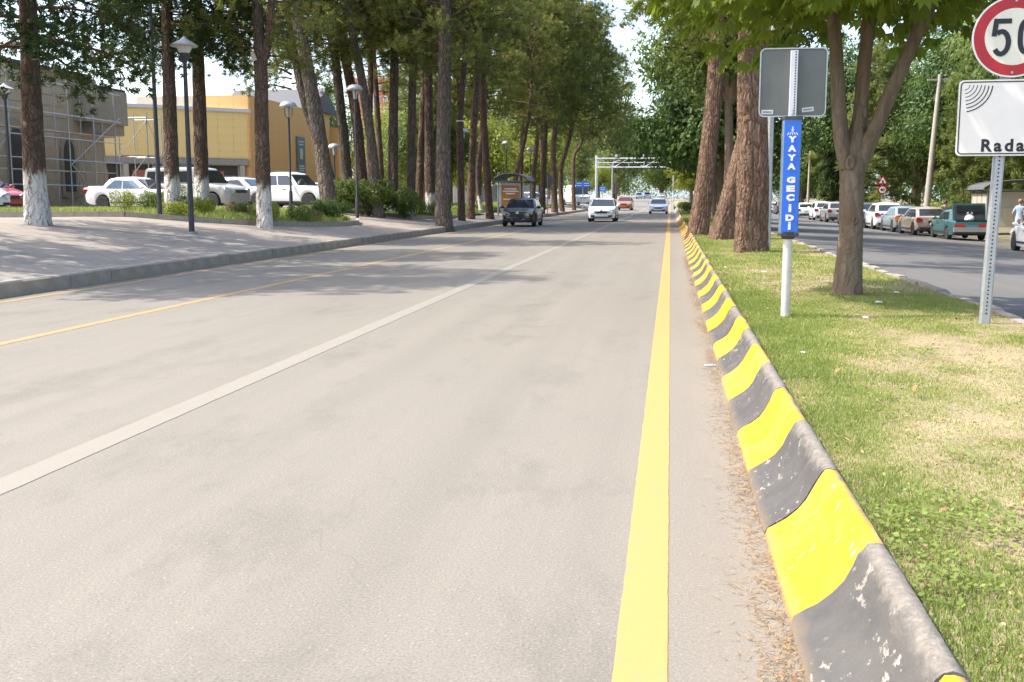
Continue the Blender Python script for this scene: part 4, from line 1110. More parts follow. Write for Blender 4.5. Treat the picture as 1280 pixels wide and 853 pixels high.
# ------------------------------------------------------------------ grass, litter
def blades(name, label, x, y, z, h, w, var, rng, lean=.5):
    n = len(x)
    a = rng.uniform(0, 6.283, n); c, s = np.cos(a), np.sin(a)
    bl = rng.uniform(.1, lean, n) * h
    b0 = np.stack([x - s * w, y + c * w, z], 1); b1 = np.stack([x + s * w, y - c * w, z], 1)
    m0 = np.stack([x - s * w * .8 + c * bl * .35, y + c * w * .8 + s * bl * .35, z + h * .55], 1)
    m1 = np.stack([x + s * w * .8 + c * bl * .35, y - c * w * .8 + s * bl * .35, z + h * .55], 1)
    tp = np.stack([x + c * bl, y + s * bl, z + h], 1)
    V = np.stack([b0, b1, m1, m0, tp], 1).reshape(-1, 3)
    i = np.arange(n)[:, None] * 5
    Fc = np.concatenate([i + np.array([[0, 1, 2]]), i + np.array([[0, 2, 3]]), i + np.array([[3, 2, 4]])], 0)
    o = link(name, np_mesh(name, V, Fc, 'grass_blade', np.repeat(var, 5)))
    return tag(o, label, 'grass', kind='stuff')
rng = np.random.default_rng(3)
def median_grass(y0, y1, n, hs, ws, name='grass', label=''):
    x = rng.uniform(.735, 3.47, n); y = rng.uniform(y0, y1, n)
    dry = .62 * fbm(x * .9 + 3, y * .55 + 2, 21) + .38 * fbm(x * 3.4, y * 2.6, 33) + .13 * np.exp(-((x - 2.9) / .9) ** 2) * np.exp(-((y - 6.6) / 2.4) ** 2) - .16 * np.exp(-((x - .95) / .35) ** 2)
    keep = rng.random(n) < np.clip(2.05 - 2.3 * dry, .3, 1)
    x, y, dry = x[keep], y[keep], dry[keep]; m = len(x)
    z = .2 + .035 * (vnoise(x * .8, y * .5, 5) - .5) - .004
    lush = np.clip(1.3 - 1.5 * dry, .3, 1.1)
    h = hs * rng.uniform(.45, 1.2, m) * lush
    var = np.clip(-.16 + 1.3 * dry + rng.normal(size=m) * .13 + (rng.random(m) < .1) * .35, 0, 1)
    blades(name, label, x, y, z, h, ws * rng.uniform(.7, 1.3, m), var, rng, .9)
median_grass(2.6, 7.0, 190000, .035, .0021, label='short patchy sunburnt grass on the near end of the median')
median_grass(7.0, 14.0, 140000, .042, .003, label='patchy grass round the sign posts and the chestnut foot')
median_grass(14.0, 40.0, 90000, .075, .0055, label='thin grass between the old pines on the median')
median_grass(40.0, 110.0, 30000, .12, .014, label='distant grass on the far median')
def lawn_grass(label, y0, y1, xl, xr, n, hs, ws, dv):
    y = rng.uniform(y0, y1, n); u = rng.random(n)
    l = np.array([xl(v) for v in y]); r = np.array([xr(v) for v in y]); x = l + (r - l) * u
    z = np.array([left_z(v) for v in x]) + .085
    blades('grass', label, x, y, z, hs * rng.uniform(.4, 1.2, n), ws * rng.uniform(.7, 1.3, n), np.clip(dv + rng.normal(size=n) * .14, 0, 1), rng, .8)
lawn_grass('lush bright grass on the lawn strip before the car park', 28.3, 40.3, xl_a, lambda v: xr_a(v) - .08, 45000, .2, .008, .34)
lawn_grass('lush grass under the tall pines beside the pavement', 46.7, 66, lambda v: -17, lambda v: xr_b(v) - .1, 26000, .18, .011, .25)
lawn_grass('grass on the lawn behind the bus shelter', 70, 118, lambda v: -17, lambda v: -12.1, 22000, .2, .016, .3)
# broad-leaved weeds in the near corner of the median
cx = np.concatenate([rng.uniform(.8, 1.5, 16), rng.uniform(.85, 2.6, 10)]); cy = np.concatenate([rng.uniform(2.7, 4.4, 16), rng.uniform(3.5, 9, 10)])
x = np.repeat(cx, 90) + rng.normal(size=len(cx) * 90) * .09; y = np.repeat(cy, 90) + rng.normal(size=len(cx) * 90) * .1
ok = (x > .76) & (x < 3.3); x, y = x[ok], y[ok]
p = np.stack([x, y, .205 + rng.uniform(.01, .06, len(x))], 1)
a_, b_, c_ = leaf_arrays(p, unit(np.stack([rng.normal(size=len(x)) * .4, rng.normal(size=len(x)) * .4, np.ones(len(x))], 1)), .024, rng, np.clip(.05 + .3 * rng.random(len(x)), 0, 1), .7, .05)
tag(link('weeds', np_mesh('weeds', a_, b_, 'grass_blade', c_)), 'low broad leaved weeds by the kerb in the near corner', 'weeds', kind='stuff')
# fallen pine needles swept against the kerb foot
n = 7500
y = 2.4 + rng.random(n) ** 1.6 * 24; x = .43 - np.abs(rng.normal(size=n)) * (.045 + .035 * vnoise(y * 1.4, y * 0, 3)) - .01
ok = rng.random(n) < .25 + .9 * vnoise(y * 1.9, y * 0 + 3, 6); x, y = x[ok], y[ok]; n = len(x)
a = rng.uniform(0, 6.283, n); L = rng.uniform(.025, .06, n); w_ = .0014 + .00014 * y
dx, dy = np.cos(a) * L, np.sin(a) * L; z = .006 + rng.random(n) * .01
V = np.stack([np.stack([x - np.sin(a) * w_, y + np.cos(a) * w_, z], 1), np.stack([x + np.sin(a) * w_, y - np.cos(a) * w_, z], 1), np.stack([x + dx, y + dy, z + .006 * rng.random(n)], 1)], 1).reshape(-1, 3)
tag(link('pine_needles', np_mesh('pine_needles', V, np.arange(3 * n).reshape(-1, 3), 'needle_litter', np.repeat(rng.random(n), 3))), 'dry orange pine needles swept along the foot of the striped kerb', 'needles', kind='stuff')

# crumbs of bark, twigs and dry leaf on the median
n = 7000
y = 2.8 + rng.random(n) ** 1.7 * 16; x = rng.uniform(.82, 3.45, n)
ok = rng.random(n) < np.clip(fbm(x * .9 + 3, y * .55 + 2, 21) * 1.6 - .3, .08, 1); x, y = x[ok], y[ok]; n = len(x)
z = .2 + .035 * (vnoise(x * .8, y * .5, 5) - .5) + .012
a_, b_, c_ = leaf_arrays(np.stack([x, y, z], 1), unit(np.stack([rng.normal(size=n) * .5, rng.normal(size=n) * .5, np.ones(n)], 1)), .022, rng, rng.random(n), .5, .0)
tag(link('debris', np_mesh('debris', a_, b_, 'needle_litter', c_)), 'crumbs of bark and dry leaf scattered over the median', 'debris', kind='stuff')

# ------------------------------------------------------------------ buildings
def arch(x0, x1, z0, z1, n=8):
    """pointed arch outline"""
    w = x1 - x0; cz = z1 - w * .8
    pts = [(x0, z0), (x1, z0), (x1, cz)]
    for k in range(1, n):
        t = k / n; pts.append((x1 - w * .5 * (1 - math.cos(t * math.pi / 2)) , cz + (z1 - cz) * math.sin(t * math.pi / 2)))
    pts.append(((x0 + x1) / 2, z1))
    for k in range(n - 1, 0, -1):
        t = k / n; pts.append((x0 + w * .5 * (1 - math.cos(t * math.pi / 2)), cz + (z1 - cz) * math.sin(t * math.pi / 2)))
    pts.append((x0, cz))
    return pts
sb_ = thing('stone_building', 'grey stone block building with pointed arch niches behind scaffolding', 'building', (-32.5, 0, 0))
b = MB()   # wall in the yz plane, facing +x
b.box((-6, 38, 4.4), (12, 37, 7.4)); b.build('wall', 'stone_wall', sb_)
b = MB(); b.prism([(56.5, .3), (57.4, .3), (57.05, 5.4), (56.5, 5.4)], -11.8, -.02, 'yz'); b.build('buttress', 'stone_wall', sb_)
b = MB(); b.box((.1, 56.2, 6.6), (1.4, 4.4, 1.9)); b.box((.05, 56.5, 5.35), (1.2, 3.4, .6)); b.build('corner_block', 'stone_trim', sb_)
b = MB(); b.box((-6, 36.8, 8.18), (12.4, 37.6, .2)); b.box((-5.6, 56.9, 7.63), (12.6, 3.1, .16)); b.build('cornice', 'stone_dark', sb_)
for yc, z1 in ((37.5, 5.2), (44.5, 5.2), (48.6, 5.4), (53.2, 5.0)):
    f = MB(); f.prism(arch(yc - .75, yc + .75, 1.6, z1), .02, .1, 'yz'); wo = f.build('niche', 'stone_trim', sb_)
    f = MB(); f.prism(arch(yc - .48, yc + .48, 1.8, z1 - .4), .104, .14, 'yz'); f.build('recess', 'stone_dark', wo)
    f = MB(); f.box((.2, yc, 1.55), (.3, 1.7, .14)); f.build('sill', 'stone_trim', wo)
rng_ = random.Random(3)
blk = MB(); blk.box((0, 0, 0), (.05, 1.17, .53)); BLK = blk.mesh('stone_block', 'stone_wall')
for r_ in range(13):
    for c_ in range(24):
        y = 33.2 + c_ * 1.2 + (.6 if r_ % 2 else 0); z = .95 + r_ * .56
        if y > 56: continue
        if any(abs(y - yc) < 1.35 and z < 5.7 for yc in (37.5, 44.5, 48.6, 53.2)): continue
        if y > 53.5 and z > 4.8: continue
        link('stone_block', BLK, sb_, (.012 + rng_.uniform(-.008, .008), y, z))
b = thing('floodlight', 'small floodlight box on the corner of the stone building roof', 'lamp', (-31.9, 57.0, 7.72))
q = MB(); q.box((0, 0, .12), (.1, .5, .06)); q.tube([(0, 0, 0), (0, 0, .25)], .04, 6); q.build('bracket', 'iron_dark', b)
q = MB(); q.box((.1, 0, .48), (.25, .62, .5), rot=Matrix.Rotation(-.3, 3, 'Y')); q.build('housing', 'iron_dark', b)
q = MB(); q.box((.24, 0, .45), (.02, .5, .4), rot=Matrix.Rotation(-.3, 3, 'Y')); q.build('lens', 'lamp_glass', b)

# tube scaffolding in front of the stone building, and the bay that sticks out past its corner
sc_ = thing('scaffolding', 'silver tube scaffolding standing against the grey stone building', 'scaffolding', (-31.0, 0, .9))
for y in (36, 38.5, 41, 43.5, 46, 48.5, 51, 53.4, 55.6):
    q = MB(); q.tube([(0, y, -.1), (0, y, 6.6)], .035, 6); q.build('standard', 'steel_galv', sc_)
    q = MB(); q.tube([(-.75, y, -.1), (-.75, y, 6.3)], .03, 6); q.build('standard', 'steel_galv', sc_)
for z in (1.2, 2.5, 3.6, 4.8, 6.3):
    q = MB(); q.tube([(.04, 34, z), (.04, 56.2, z)], .032, 6); q.build('ledger', 'steel_galv', sc_)
for z in (2.0, 4.0):
    q = MB(); q.box((-.38, 45, z - .06), (.6, 21.5, .05)); q.build('deck', 'wood_pale', sc_)
for (ya, za, yb, zb) in ((51, 2.3, 56, 5.0), (41, .2, 46, 3.6), (51, 2.3, 53.4, .5)):
    q = MB(); q.tube([(.08, ya, za), (.08, yb, zb)], .03, 6); q.build('brace', 'steel_galv', sc_)
sc2 = thing('scaffolding', 'thin scaffold tower in front of the yellow insulation boards', 'scaffolding', (-31.8, 60, .9))
for x in (-.9, .9):
    for y in (-.9, .9):
        q = MB(); q.tube([(x, y, -.1), (x, y, 5.6)], .035, 6); q.build('standard', 'steel_galv', sc2)
for z in (1.0, 3.0, 5.3):
    for (a, c) in (((-.9, -.9), (.9, -.9)), ((.9, -.9), (.9, .9)), ((.9, .9), (-.9, .9)), ((-.9, .9), (-.9, -.9))):
        q = MB(); q.tube([(*a, z), (*c, z)], .028, 6); q.build('ledger', 'steel_galv', sc2)
q = MB(); q.box((0, 0, 3.08), (1.7, 1.7, .05)); q.build('deck', 'wood_pale', sc2)
for z in (1.0, 3.0):
    q = MB(); q.tube([(-.9, -.93, z), (.9, -.93, z + 2.1)], .025, 6); q.build('brace', 'steel_galv', sc2)
    q = MB(); q.tube([(.93, .9, z), (.93, -.9, z + 2.1)], .025, 6); q.build('brace', 'steel_galv', sc2)

# the hall clad in printed insulation boards: yellow front, orange return wall
yb_ = thing('insulated_hall', 'low hall clad in printed yellow and orange insulation boards', 'building', (-32.2, 77.6, .9))
ang = math.atan2(7.7, 8.3)              # direction of the yellow front
fx = Matrix.Rotation(ang, 3, 'Z')
def hall(name, c, d, mat, parent=yb_):
    q = MB(); p_ = fx @ Vector(c); q.box(tuple(p_), d, rot=fx)
    return q.build(name, mat, parent)
hall('wall', (-9, 5, 2.2), (17.6, 9.4, 4.4), 'beige_wall')
hall('upper_wall', (-9, 5, 5.3), (18, 9.6, 3.6), 'beige_wall')
hall('roof', (-9, 5, 7.2), (18.4, 10, .25), 'render_white')
bd = MB(); bd.box((0, 0, 0), (1.19, .06, .595)); BD = {'y': bd.mesh('insulation_board', 'board_yellow'), 'o': bd.mesh('insulation_board', 'board_orange')}
for c_ in range(15):
    for r_ in range(6):
        p_ = fx @ Vector((-.6 - c_ * 1.2, .165, 3.85 + r_ * .6))
        o = link('insulation_board', BD['y'], yb_, p_); o.rotation_euler = (rng_.uniform(-.004, .004), 0, ang)
hall('lintel', (-8.6, .2, 3.3), (17, .5, .45), 'concrete')
for k in range(6):
    x = -.6 - k * 2.9
    hall('column', (x, .2, 1.5), (.35, .45, 3.1), 'beige_wall')
    if k < 5:
        o = hall('opening', (x - 1.45, .29, 1.5), (2.3, .05, 3.0), 'stone_dark')
        hall('shutter', (x - 1.9 + .2 * (k % 2), .24, 1.3), (1.0, .04, 2.6), 'brick_red', o)
oh = MB(); oh.box((-4.6, 9.8, 4.2), (9.2, 19.4, 8.4)); oh.build('return_block', 'beige_wall', yb_)
oa = math.atan2(18.6, 2.3)
for c_ in range(16):
    for r_ in range(14):
        o = link('insulation_board', BD['o'], yb_, (.04, .55 + c_ * 1.2 + .1, .3 + r_ * .6)); o.rotation_euler = (0, rng_.uniform(-.003, .003), R(90))
for c_ in range(3):                    # the short end of the return block beside the yellow front
    for r_ in range(14):
        link('insulation_board', BD['o'], yb_, (-.6 - c_ * 1.2, .06, .3 + r_ * .6))
q = MB(); q.prism([(14, 8.4), (21, 8.4), (17.5, 10.6)], -8.5, .4, 'yz'); q.build('tiled_roof', 'roof_tile', yb_)
q = MB(); q.box((.4, 20.3, 3.6), (.8, 1.5, 7.2)); q.build('end_pier', 'board_orange', yb_)
q = thing('notice_board', 'dark grey notice board on the orange board wall', 'sign', (-32.05, 88.6, 5.0))
p_ = MB(); p_.box((0, 0, .2), (.08, 2.0, 3.1)); bd_ = p_.build('panel', 'blue_frame', q)
for z, w_ in ((1.35, 1.3), (1.1, 1.0), (-.75, 1.3), (-.95, 1.5), (-1.15, 1.2)):
    p_ = MB(); p_.box((.05, 0, z), (.02, w_, .1)); p_.build('text_line', 'sticker', bd_)
p_ = MB(); p_.box((.05, 0, .3), (.02, .7, .9)); p_.box((.065, 0, .3), (.015, .4, .55)); p_.build('emblem', 'wood_pale', bd_)

# red and white tower block far behind the pines
tb = thing('tower_block', 'far red and white apartment tower showing between the pine trunks', 'building', (-85, 298, 2.5))
q = MB(); q.box((0, 5, 16.5), (15, 10, 33)); q.build('wall', 'render_white', tb)
q = MB(); q.box((2.2, -.15, 16.7), (4.4, .8, 33.4)); q.box((-5.2, -.15, 16.7), (3.0, .8, 33.4)); q.build('red_bay', 'brick_red', tb)
wm = MB(); wm.box((0, 0, 0), (1.3, .12, 1.5)); wm = wm.mesh('window', 'render_white'); gm = MB(); gm.box((0, -.07, 0), (1.0, .05, 1.2)); gm = gm.mesh('pane', 'glass_blue')
for fl in range(10):
    for x in (1.1, 3.3, -5.2, -2.3, 5.9):
        yq = -.6 if x in (1.1, 3.3, -5.2) else -.07
        o = link('window', wm, tb, (x, yq, 2.6 + fl * 3.1)); link('pane', gm, o)
    q = MB(); q.box((5.9, -.6, 1.3 + fl * 3.1), (2.4, 1.2, .9)); q.build('balcony', 'render_white', tb)
# red roof and hill over the far end
rb = thing('red_roofed_house', 'distant pale house with red tiled roof over the end of the road', 'house', (-2, 470, 10))
q = MB(); q.box((0, 4, 3.0), (20, 8, 14)); q.build('wall', 'render_white', rb)
q = MB(); q.prism([(-11, 10), (11, 10), (7, 14), (-7, 14)], -1, 9, 'xz'); q.build('roof', 'roof_red', rb)
for x in (-6, -2, 2, 6):
    q = MB(); q.box((x, -.05, 7), (1.6, .2, 2)); w_ = q.build('window', 'render_white', rb); q = MB(); q.box((x, -.18, 7), (1.2, .06, 1.6)); q.build('pane', 'glass_dark', w_)
b = MB(); n_ = 60
for j in range(2):
    for i in range(n_ + 1):
        x = -900 + 1800 * i / n_
        hgt = 18 + 30 * vnoise(np.float64(i * .14), np.float64(2.0), 4) + 10 * vnoise(np.float64(i * .5), np.float64(5.0), 4)
        b.v.append((x, 1500 + 160 * j, float(hgt) if j else -5))
for i in range(n_):
    b.f.append((i, i + 1, n_ + 2 + i, n_ + 1 + i)); b.m.append(0)
struct('hills', b, 'hill', 'low blue grey hills on the horizon', smooth=80)

# ------------------------------------------------------------------ vehicles
def lerp(a, b, t): return a + (b - a) * t
def interp(x, pts):
    return float(np.interp(x, [p[0] for p in pts], [p[1] for p in pts]))
CARS = {}
def car_parts(kind):
    """list of (part name, mesh, parent part index) ; forward = +y, wheels on z = 0"""
    if kind in CARS: return CARS[kind]
    S = dict(
        hatch=dict(L=4.05, W=1.74, H=1.46, wb=2.55, fo=.82, hood=.93, belt=.93, wsb=1.12, wst=.25, rwt=-1.15, rwb=-1.86, tail=1.0, r=.31),
        sedan=dict(L=4.5, W=1.78, H=1.44, wb=2.65, fo=.88, hood=.9, belt=.93, wsb=1.15, wst=.25, rwt=-.85, rwb=-1.6, tail=1.05, r=.32),
        boxsedan=dict(L=4.3, W=1.68, H=1.4, wb=2.5, fo=.82, hood=.9, belt=.93, wsb=.85, wst=.28, rwt=-1.0, rwb=-1.4, tail=.9, r=.29),
        suv=dict(L=4.35, W=1.82, H=1.62, wb=2.62, fo=.85, hood=1.06, belt=1.05, wsb=1.2, wst=.35, rwt=-1.35, rwb=-2.02, tail=1.12, r=.35),
        big4x4=dict(L=4.75, W=1.95, H=1.88, wb=2.85, fo=.85, hood=1.18, belt=1.2, wsb=1.1, wst=.55, rwt=-2.15, rwb=-2.28, tail=1.22, r=.39),
        wagon=dict(L=4.6, W=1.78, H=1.5, wb=2.68, fo=.88, hood=.93, belt=.95, wsb=1.12, wst=.3, rwt=-1.6, rwb=-2.15, tail=1.02, r=.32),
        pickup=dict(L=5.2, W=1.92, H=1.82, wb=3.1, fo=.9, hood=1.14, belt=1.15, wsb=1.1, wst=.45, rwt=-.95, rwb=-1.15, tail=1.12, r=.38),
        van=dict(L=5.3, W=1.98, H=2.45, wb=3.2, fo=.95, hood=1.25, belt=1.28, wsb=2.05, wst=1.25, rwt=-2.5, rwb=-2.6, tail=1.3, r=.35),
    )[kind]
    L, W, H, wb, fo, r = (S[k] for k in ('L', 'W', 'H', 'wb', 'fo', 'r'))
    hw = W / 2; yf = L / 2; yr = -L / 2
    wf = yf - fo; wr = wf - wb
    sill = .2 if kind not in ('big4x4', 'pickup') else .32
    ztop = [(yr, S['tail'] - .2), (yr + .05, S['tail'] - .06), (yr + .16, S['tail']), (S['rwb'], S['tail'] + .0), (S['rwb'] + .25, S['belt']), (S['wsb'] - .1, S['belt']), (S['wsb'] + .05, S['hood'] + .02),
            (yf - .45, S['hood'] - .1), (yf - .2, S['hood'] - .17), (yf - .06, S['hood'] - .27), (yf, S['hood'] - .38)]
    zbot = [(yr, .45), (yr + .08, .34), (yr + .3, sill + .06), (wr, sill), (wf, sill), (yf - .3, sill + .02), (yf - .08, .24), (yf, .34)]
    wid = [(yr, .86), (yr + .06, .93), (yr + .3, .985), (wr, 1.0), (0, 1.0), (wf - .2, 1.0), (yf - .5, .965), (yf - .22, .9), (yf - .08, .8), (yf, .66)]
    ys = sorted(set([yr, yr + .05, yr + .16, yr + .3, yf - .45, yf - .3, yf - .2, yf - .12, yf - .06, yf, S['wsb'], S['rwb'], 0, -.5, .5] +
                    [w + (r + .07) * k for w in (wf, wr) for k in (-1.12, -1.0, -.96, -.8, -.5, -.2, .2, .5, .8, .96, 1.0, 1.12)]))
    ys = [y for y in ys if yr <= y <= yf]
    sec = [(0, 0), (.8, 0), (.95, .02), (.985, .18), (1.0, .48), (.985, .78), (.945, .93), (.86, 1.0), (.5, 1.012), (0, 1.018)]
    b = MB(); n = len(sec) * 2 - 2
    for y in ys:
        zt, zb, w = interp(y, ztop), interp(y, zbot), interp(y, wid) * hw
        for wc in (wf, wr):
            d = abs(y - wc); rr = r + .065
            if d < rr: zb = max(zb, r + math.sqrt(rr * rr - d * d))
        zb = min(zb, zt - .12)
        half = [(sx * w, zb + t * (zt - zb)) for sx, t in sec]
        ring = half + [(-x, z) for x, z in half[-2:0:-1]]
        b.v += [(x, y, z) for x, z in ring]
    for j in range(len(ys) - 1):
        for k in range(n):
            k2 = (k + 1) % n
            b.f.append((j * n + k, (j + 1) * n + k, (j + 1) * n + k2, j * n + k2)); b.m.append(0)
    b.f.append(tuple(range(n))); b.m.append(0)
    b.f.append(tuple((len(ys) - 1) * n + k for k in range(n))[::-1]); b.m.append(0)
    # cabin
    zb_ = S['belt'] - .02; zr = H
    rw, tw = hw * .9, hw * (.69 if kind not in ('van', 'big4x4') else .83)
    def ring(yb, yt, z, w, cut=.16):
        return [(w, yt - cut, z), (w * .84, yt, z), (-w * .84, yt, z), (-w, yt - cut, z), (-w, yb + cut, z), (-w * .84, yb, z), (w * .84, yb, z), (w, yb + cut, z)]
    rings = []
    for t, inset, zf in ((0, 0, 0), (.5, 0, .5), (.84, .0, .84), (.93, .03, .94), (1.0, .22, 1.0)):
        y0 = lerp(S['rwb'], S['rwt'], min(t, 1)); y1 = lerp(S['wsb'], S['wst'], min(t, 1))
        bow = .035 * math.sin(t * math.pi)
        rings.append(ring(y0 + inset, y1 - inset, lerp(zb_, zr, zf), lerp(rw, tw, t) - inset * .7 + bow * .5))
    o = len(b.v)
    for rg in rings: b.v += rg
    for j in range(len(rings) - 1):
        for k in range(8):
            k2 = (k + 1) % 8
            b.f.append((o + j * 8 + k, o + j * 8 + k2, o + (j + 1) * 8 + k2, o + (j + 1) * 8 + k)); b.m.append(0)
    c0 = len(b.v); b.v.append((0, (S['wst'] + S['rwt']) / 2, zr + .03))
    for k in range(8):
        b.f.append((o + 32 + k, o + 32 + (k + 1) % 8, c0)); b.m.append(0)
    parts = [('body', b.mesh('body', 'paint_white', 32), None)]
    def put(name, mb, mat, parent=None, smooth=35):
        parts.append((name, mb.mesh(name, mat, smooth), parent)); return len(parts) - 1
    def lerp3(a, c, t): return Vector(a).lerp(Vector(c), t)
    def pane(A, B, C_, D, u0, u1, v0, v1, off=.012, th=.004):
        """A,B bottom corners, D,C top corners; a thin slab of glass set proud of the cabin"""
        P = []
        for u, v in ((u0, v0), (u1, v0), (u1, v1), (u0, v1)):
            P.append(lerp3(lerp3(A, B, u), lerp3(D, C_, u), v))
        nrm = (P[1] - P[0]).cross(P[3] - P[0]).normalized()
        q = MB(); vs = [p + nrm * off for p in P] + [p - nrm * .01 for p in P]
        q.add(vs, [(0, 1, 2, 3), (7, 6, 5, 4), (0, 4, 5, 1), (1, 5, 6, 2), (2, 6, 7, 3), (3, 7, 4, 0)])
        return q
    r0, r1 = rings[0], rings[2]
    mid = rings[1]
    put('windscreen', pane(r0[2], r0[1], r1[1], r1[2], -.06, 1.06, .06, .98, .03), 'glass_dark')
    if kind != 'van' : put('rear_window', pane(r0[6], r0[5], r1[5], r1[6], 0, 1, .12 if kind not in ('big4x4',) else .2, .93, .03), 'glass_dark')
    cuts = {'hatch': (.05, .16, .47, .5, .8, .83, .96), 'pickup': (.04, .06, .42, .46, .9, .93, .96), 'van': (.80, .81, .82, .83, .97, .975, .98)}.get(kind, (.03, .22, .5, .53, .82, .85, .97))
    spans = [(cuts[1] + .02 if kind != 'pickup' else .08, cuts[2]), (cuts[3], cuts[4] + .06)]
    if kind in ('wagon', 'suv', 'big4x4', 'hatch'): spans = [(.04, .2), (.235, .5), (.53, .88)]
    if kind == 'van': spans = [(.8, .97)]
    if kind in ('sedan', 'boxsedan'): spans = [(.1, .46), (.49, .9)]
    for sgn in (1, -1):
        # rear bottom, front bottom on this side
        if sgn > 0: A, B, C_, D = r0[7], r0[0], r1[0], r1[7]
        else: A, B, C_, D = r0[4], r0[3], r1[3], r1[4]
        for (u0, u1) in spans:
            q = pane(A, B, C_, D, u0, u1, .1, .9, .022) if sgn > 0 else pane(B, A, D, C_, 1 - u1, 1 - u0, .1, .9, .022)
            put('side_window', q, 'glass_dark')
        # mirror
        q = MB(); q.lathe([(.02, -.11), (.07, -.06), (.08, 0), (.07, .06), (.02, .1)], 8, (sgn * (hw + .08), S['wsb'] - .28, S['belt'] + .06), 'x'); q.box((sgn * (hw - .02), S['wsb'] - .27, S['belt'] + .02), (.14, .05, .04))
        put('mirror', q, 'plastic_black')
        for yh in ((.1, -.8) if kind not in ('pickup', 'van') else (.3,)):
            q = MB(); q.box((sgn * (hw * .99), yh, S['belt'] - .16), (.035, .17, .028)); put('door_handle', q, 'chrome')
        q = MB(); q.box((sgn * (hw * .985), (wf + wr) / 2, .36), (.03, wb - 2 * r - .2, .07)); put('side_trim', q, 'plastic_black')
    # lights, grille, plates
    fz = S['hood'] - .3
    for sgn in (1, -1):
        q = MB(); vs = []
        for (x, y, z) in ((.36, yf + .02, fz - .03), (.48, yf + .0, fz + .07), (.86, yf - .2, fz + .15), (.9, yf - .17, fz + .02), (.66, yf + .0, fz - .1)):
            vs.append((sgn * x * hw, y, z))
        back = [(x * .94, y - .14, z) for x, y, z in vs]
        nn = 5; q.add(vs + back, [tuple(range(nn)) if sgn < 0 else tuple(range(nn))[::-1]] + [((k + 1) % nn, k, nn + k, nn + (k + 1) % nn) if sgn < 0 else (k, (k + 1) % nn, nn + (k + 1) % nn, nn + k) for k in range(nn)])
        put('headlight', q, 'headlamp', None, 20)
        q = MB(); q.box((sgn * hw * .62, yf - .02, .36), (.24, .08, .1)); put('fog_lamp_bay', q, 'plastic_black')
        tz_ = S['tail'] - .2
        q = MB()
        if kind in ('big4x4', 'van', 'pickup'): q.box((sgn * hw * .9, yr + .03, tz_ - .05), (.15, .14, .48))
        elif kind == 'boxsedan': q.box((sgn * hw * .62, yr + .02, tz_ - .04), (.46, .1, .17))
        else: q.prism([(sgn * hw * x, tz_ + z) for x, z in ((.6, -.1), (.93, -.12), (.965, .06), (.9, .15), (.62, .06))], yr - .012, yr + .2, 'xz')
        put('tail_light', q, 'tail_red', None, 20)
    q = MB(); q.box((0, yf - .03, .5), (.52, .02, .11)); put('number_plate', q, 'number_white')
    q = MB(); q.box((0, yr - .005, .72 if kind != 'boxsedan' else .5), (.52, .03, .11)); put('number_plate', q, 'number_white')
    q = MB(); q.prism([(-.34, fz - .1), (.34, fz - .1), (.42, fz + .03), (-.42, fz + .03)], yf - .12, yf - .015 + .03, 'xz'); gi = put('grille', q, 'plastic_black')
    q = MB(); q.prism([(-.5, .27), (.5, .27), (.58, .42), (-.58, .42)], yf - .1, yf - .005, 'xz'); put('lower_intake', q, 'plastic_black')
    q = MB(); q.box((0, yr + .0, .38), (W * .72, .1, .14)); put('rear_bumper', q, 'plastic_black')
    q = MB(); q.box((0, (yf + yr) / 2, .34), (W * .7, L * .86, .22)); q.box((0, wf, .45), (W * .62, 2 * r + .1, .4)); q.box((0, wr, .45), (W * .62, 2 * r + .1, .4)); put('chassis', q, 'plastic_black')
    for x in (-1, 1):
        for y in (wf, wr):
            q = MB(); t = .1
            q.lathe([(r * .62, -t), (r * .9, -t), (r * .985, -t * .7), (r, 0), (r * .985, t * .7), (r * .9, t), (r * .62, t)], 20, (x * (hw - .12), y, r), 'x')
            wi = put('wheel', q, 'tyre')
            q = MB(); q.lathe([(r * .64, -.06), (r * .64, .085), (r * .57, .09), (r * .53, .06), (.001, .065)] if x > 0 else [(r * .64, .06), (r * .64, -.085), (r * .57, -.09), (r * .53, -.06), (.001, -.065)], 20, (x * (hw - .12), y, r), 'x')
            for k in range(5):
                a = k * 1.2566
                q.tube([(x * (hw - .045), y + .04 * math.cos(a), r + .04 * math.sin(a)), (x * (hw - .04), y + r * .58 * math.cos(a), r + r * .58 * math.sin(a))], .022, 5)
            put('rim', q, 'rim', wi)
    if kind == 'pickup':
        q = MB(); q.box((0, (yr + S['rwb']) / 2, S['tail'] + .012), (W * .78, S['rwb'] - yr - .25, .02)); put('load_bed', q, 'plastic_black')
    if kind in ('wagon', 'suv', 'big4x4', 'pickup'):
        for sgn in (1, -1):
            q = MB(); yq = [(S['rwt'] + .3), (S['rwt'] + .4), (S['wst'] - .4), (S['wst'] - .3)]
            q.tube([(sgn * tw * .86, yq[0], H - .03), (sgn * tw * .86, yq[1], H + .045), (sgn * tw * .86, yq[2], H + .045), (sgn * tw * .86, yq[3], H - .03)], .018, 6); put('roof_rail', q, 'plastic_black')
    if kind == 'van':
        for sgn in (1, -1):
            q = MB(); q.box((sgn * hw * .955, -.4, 1.75), (.02, .02, .9)); put('panel_seam', q, 'plastic_black')
        q = MB(); q.box((0, S['rwb'] - .0, 1.2), (.02, .06, 1.8)); put('door_seam', q, 'plastic_black')
    CARS[kind] = parts
    return parts
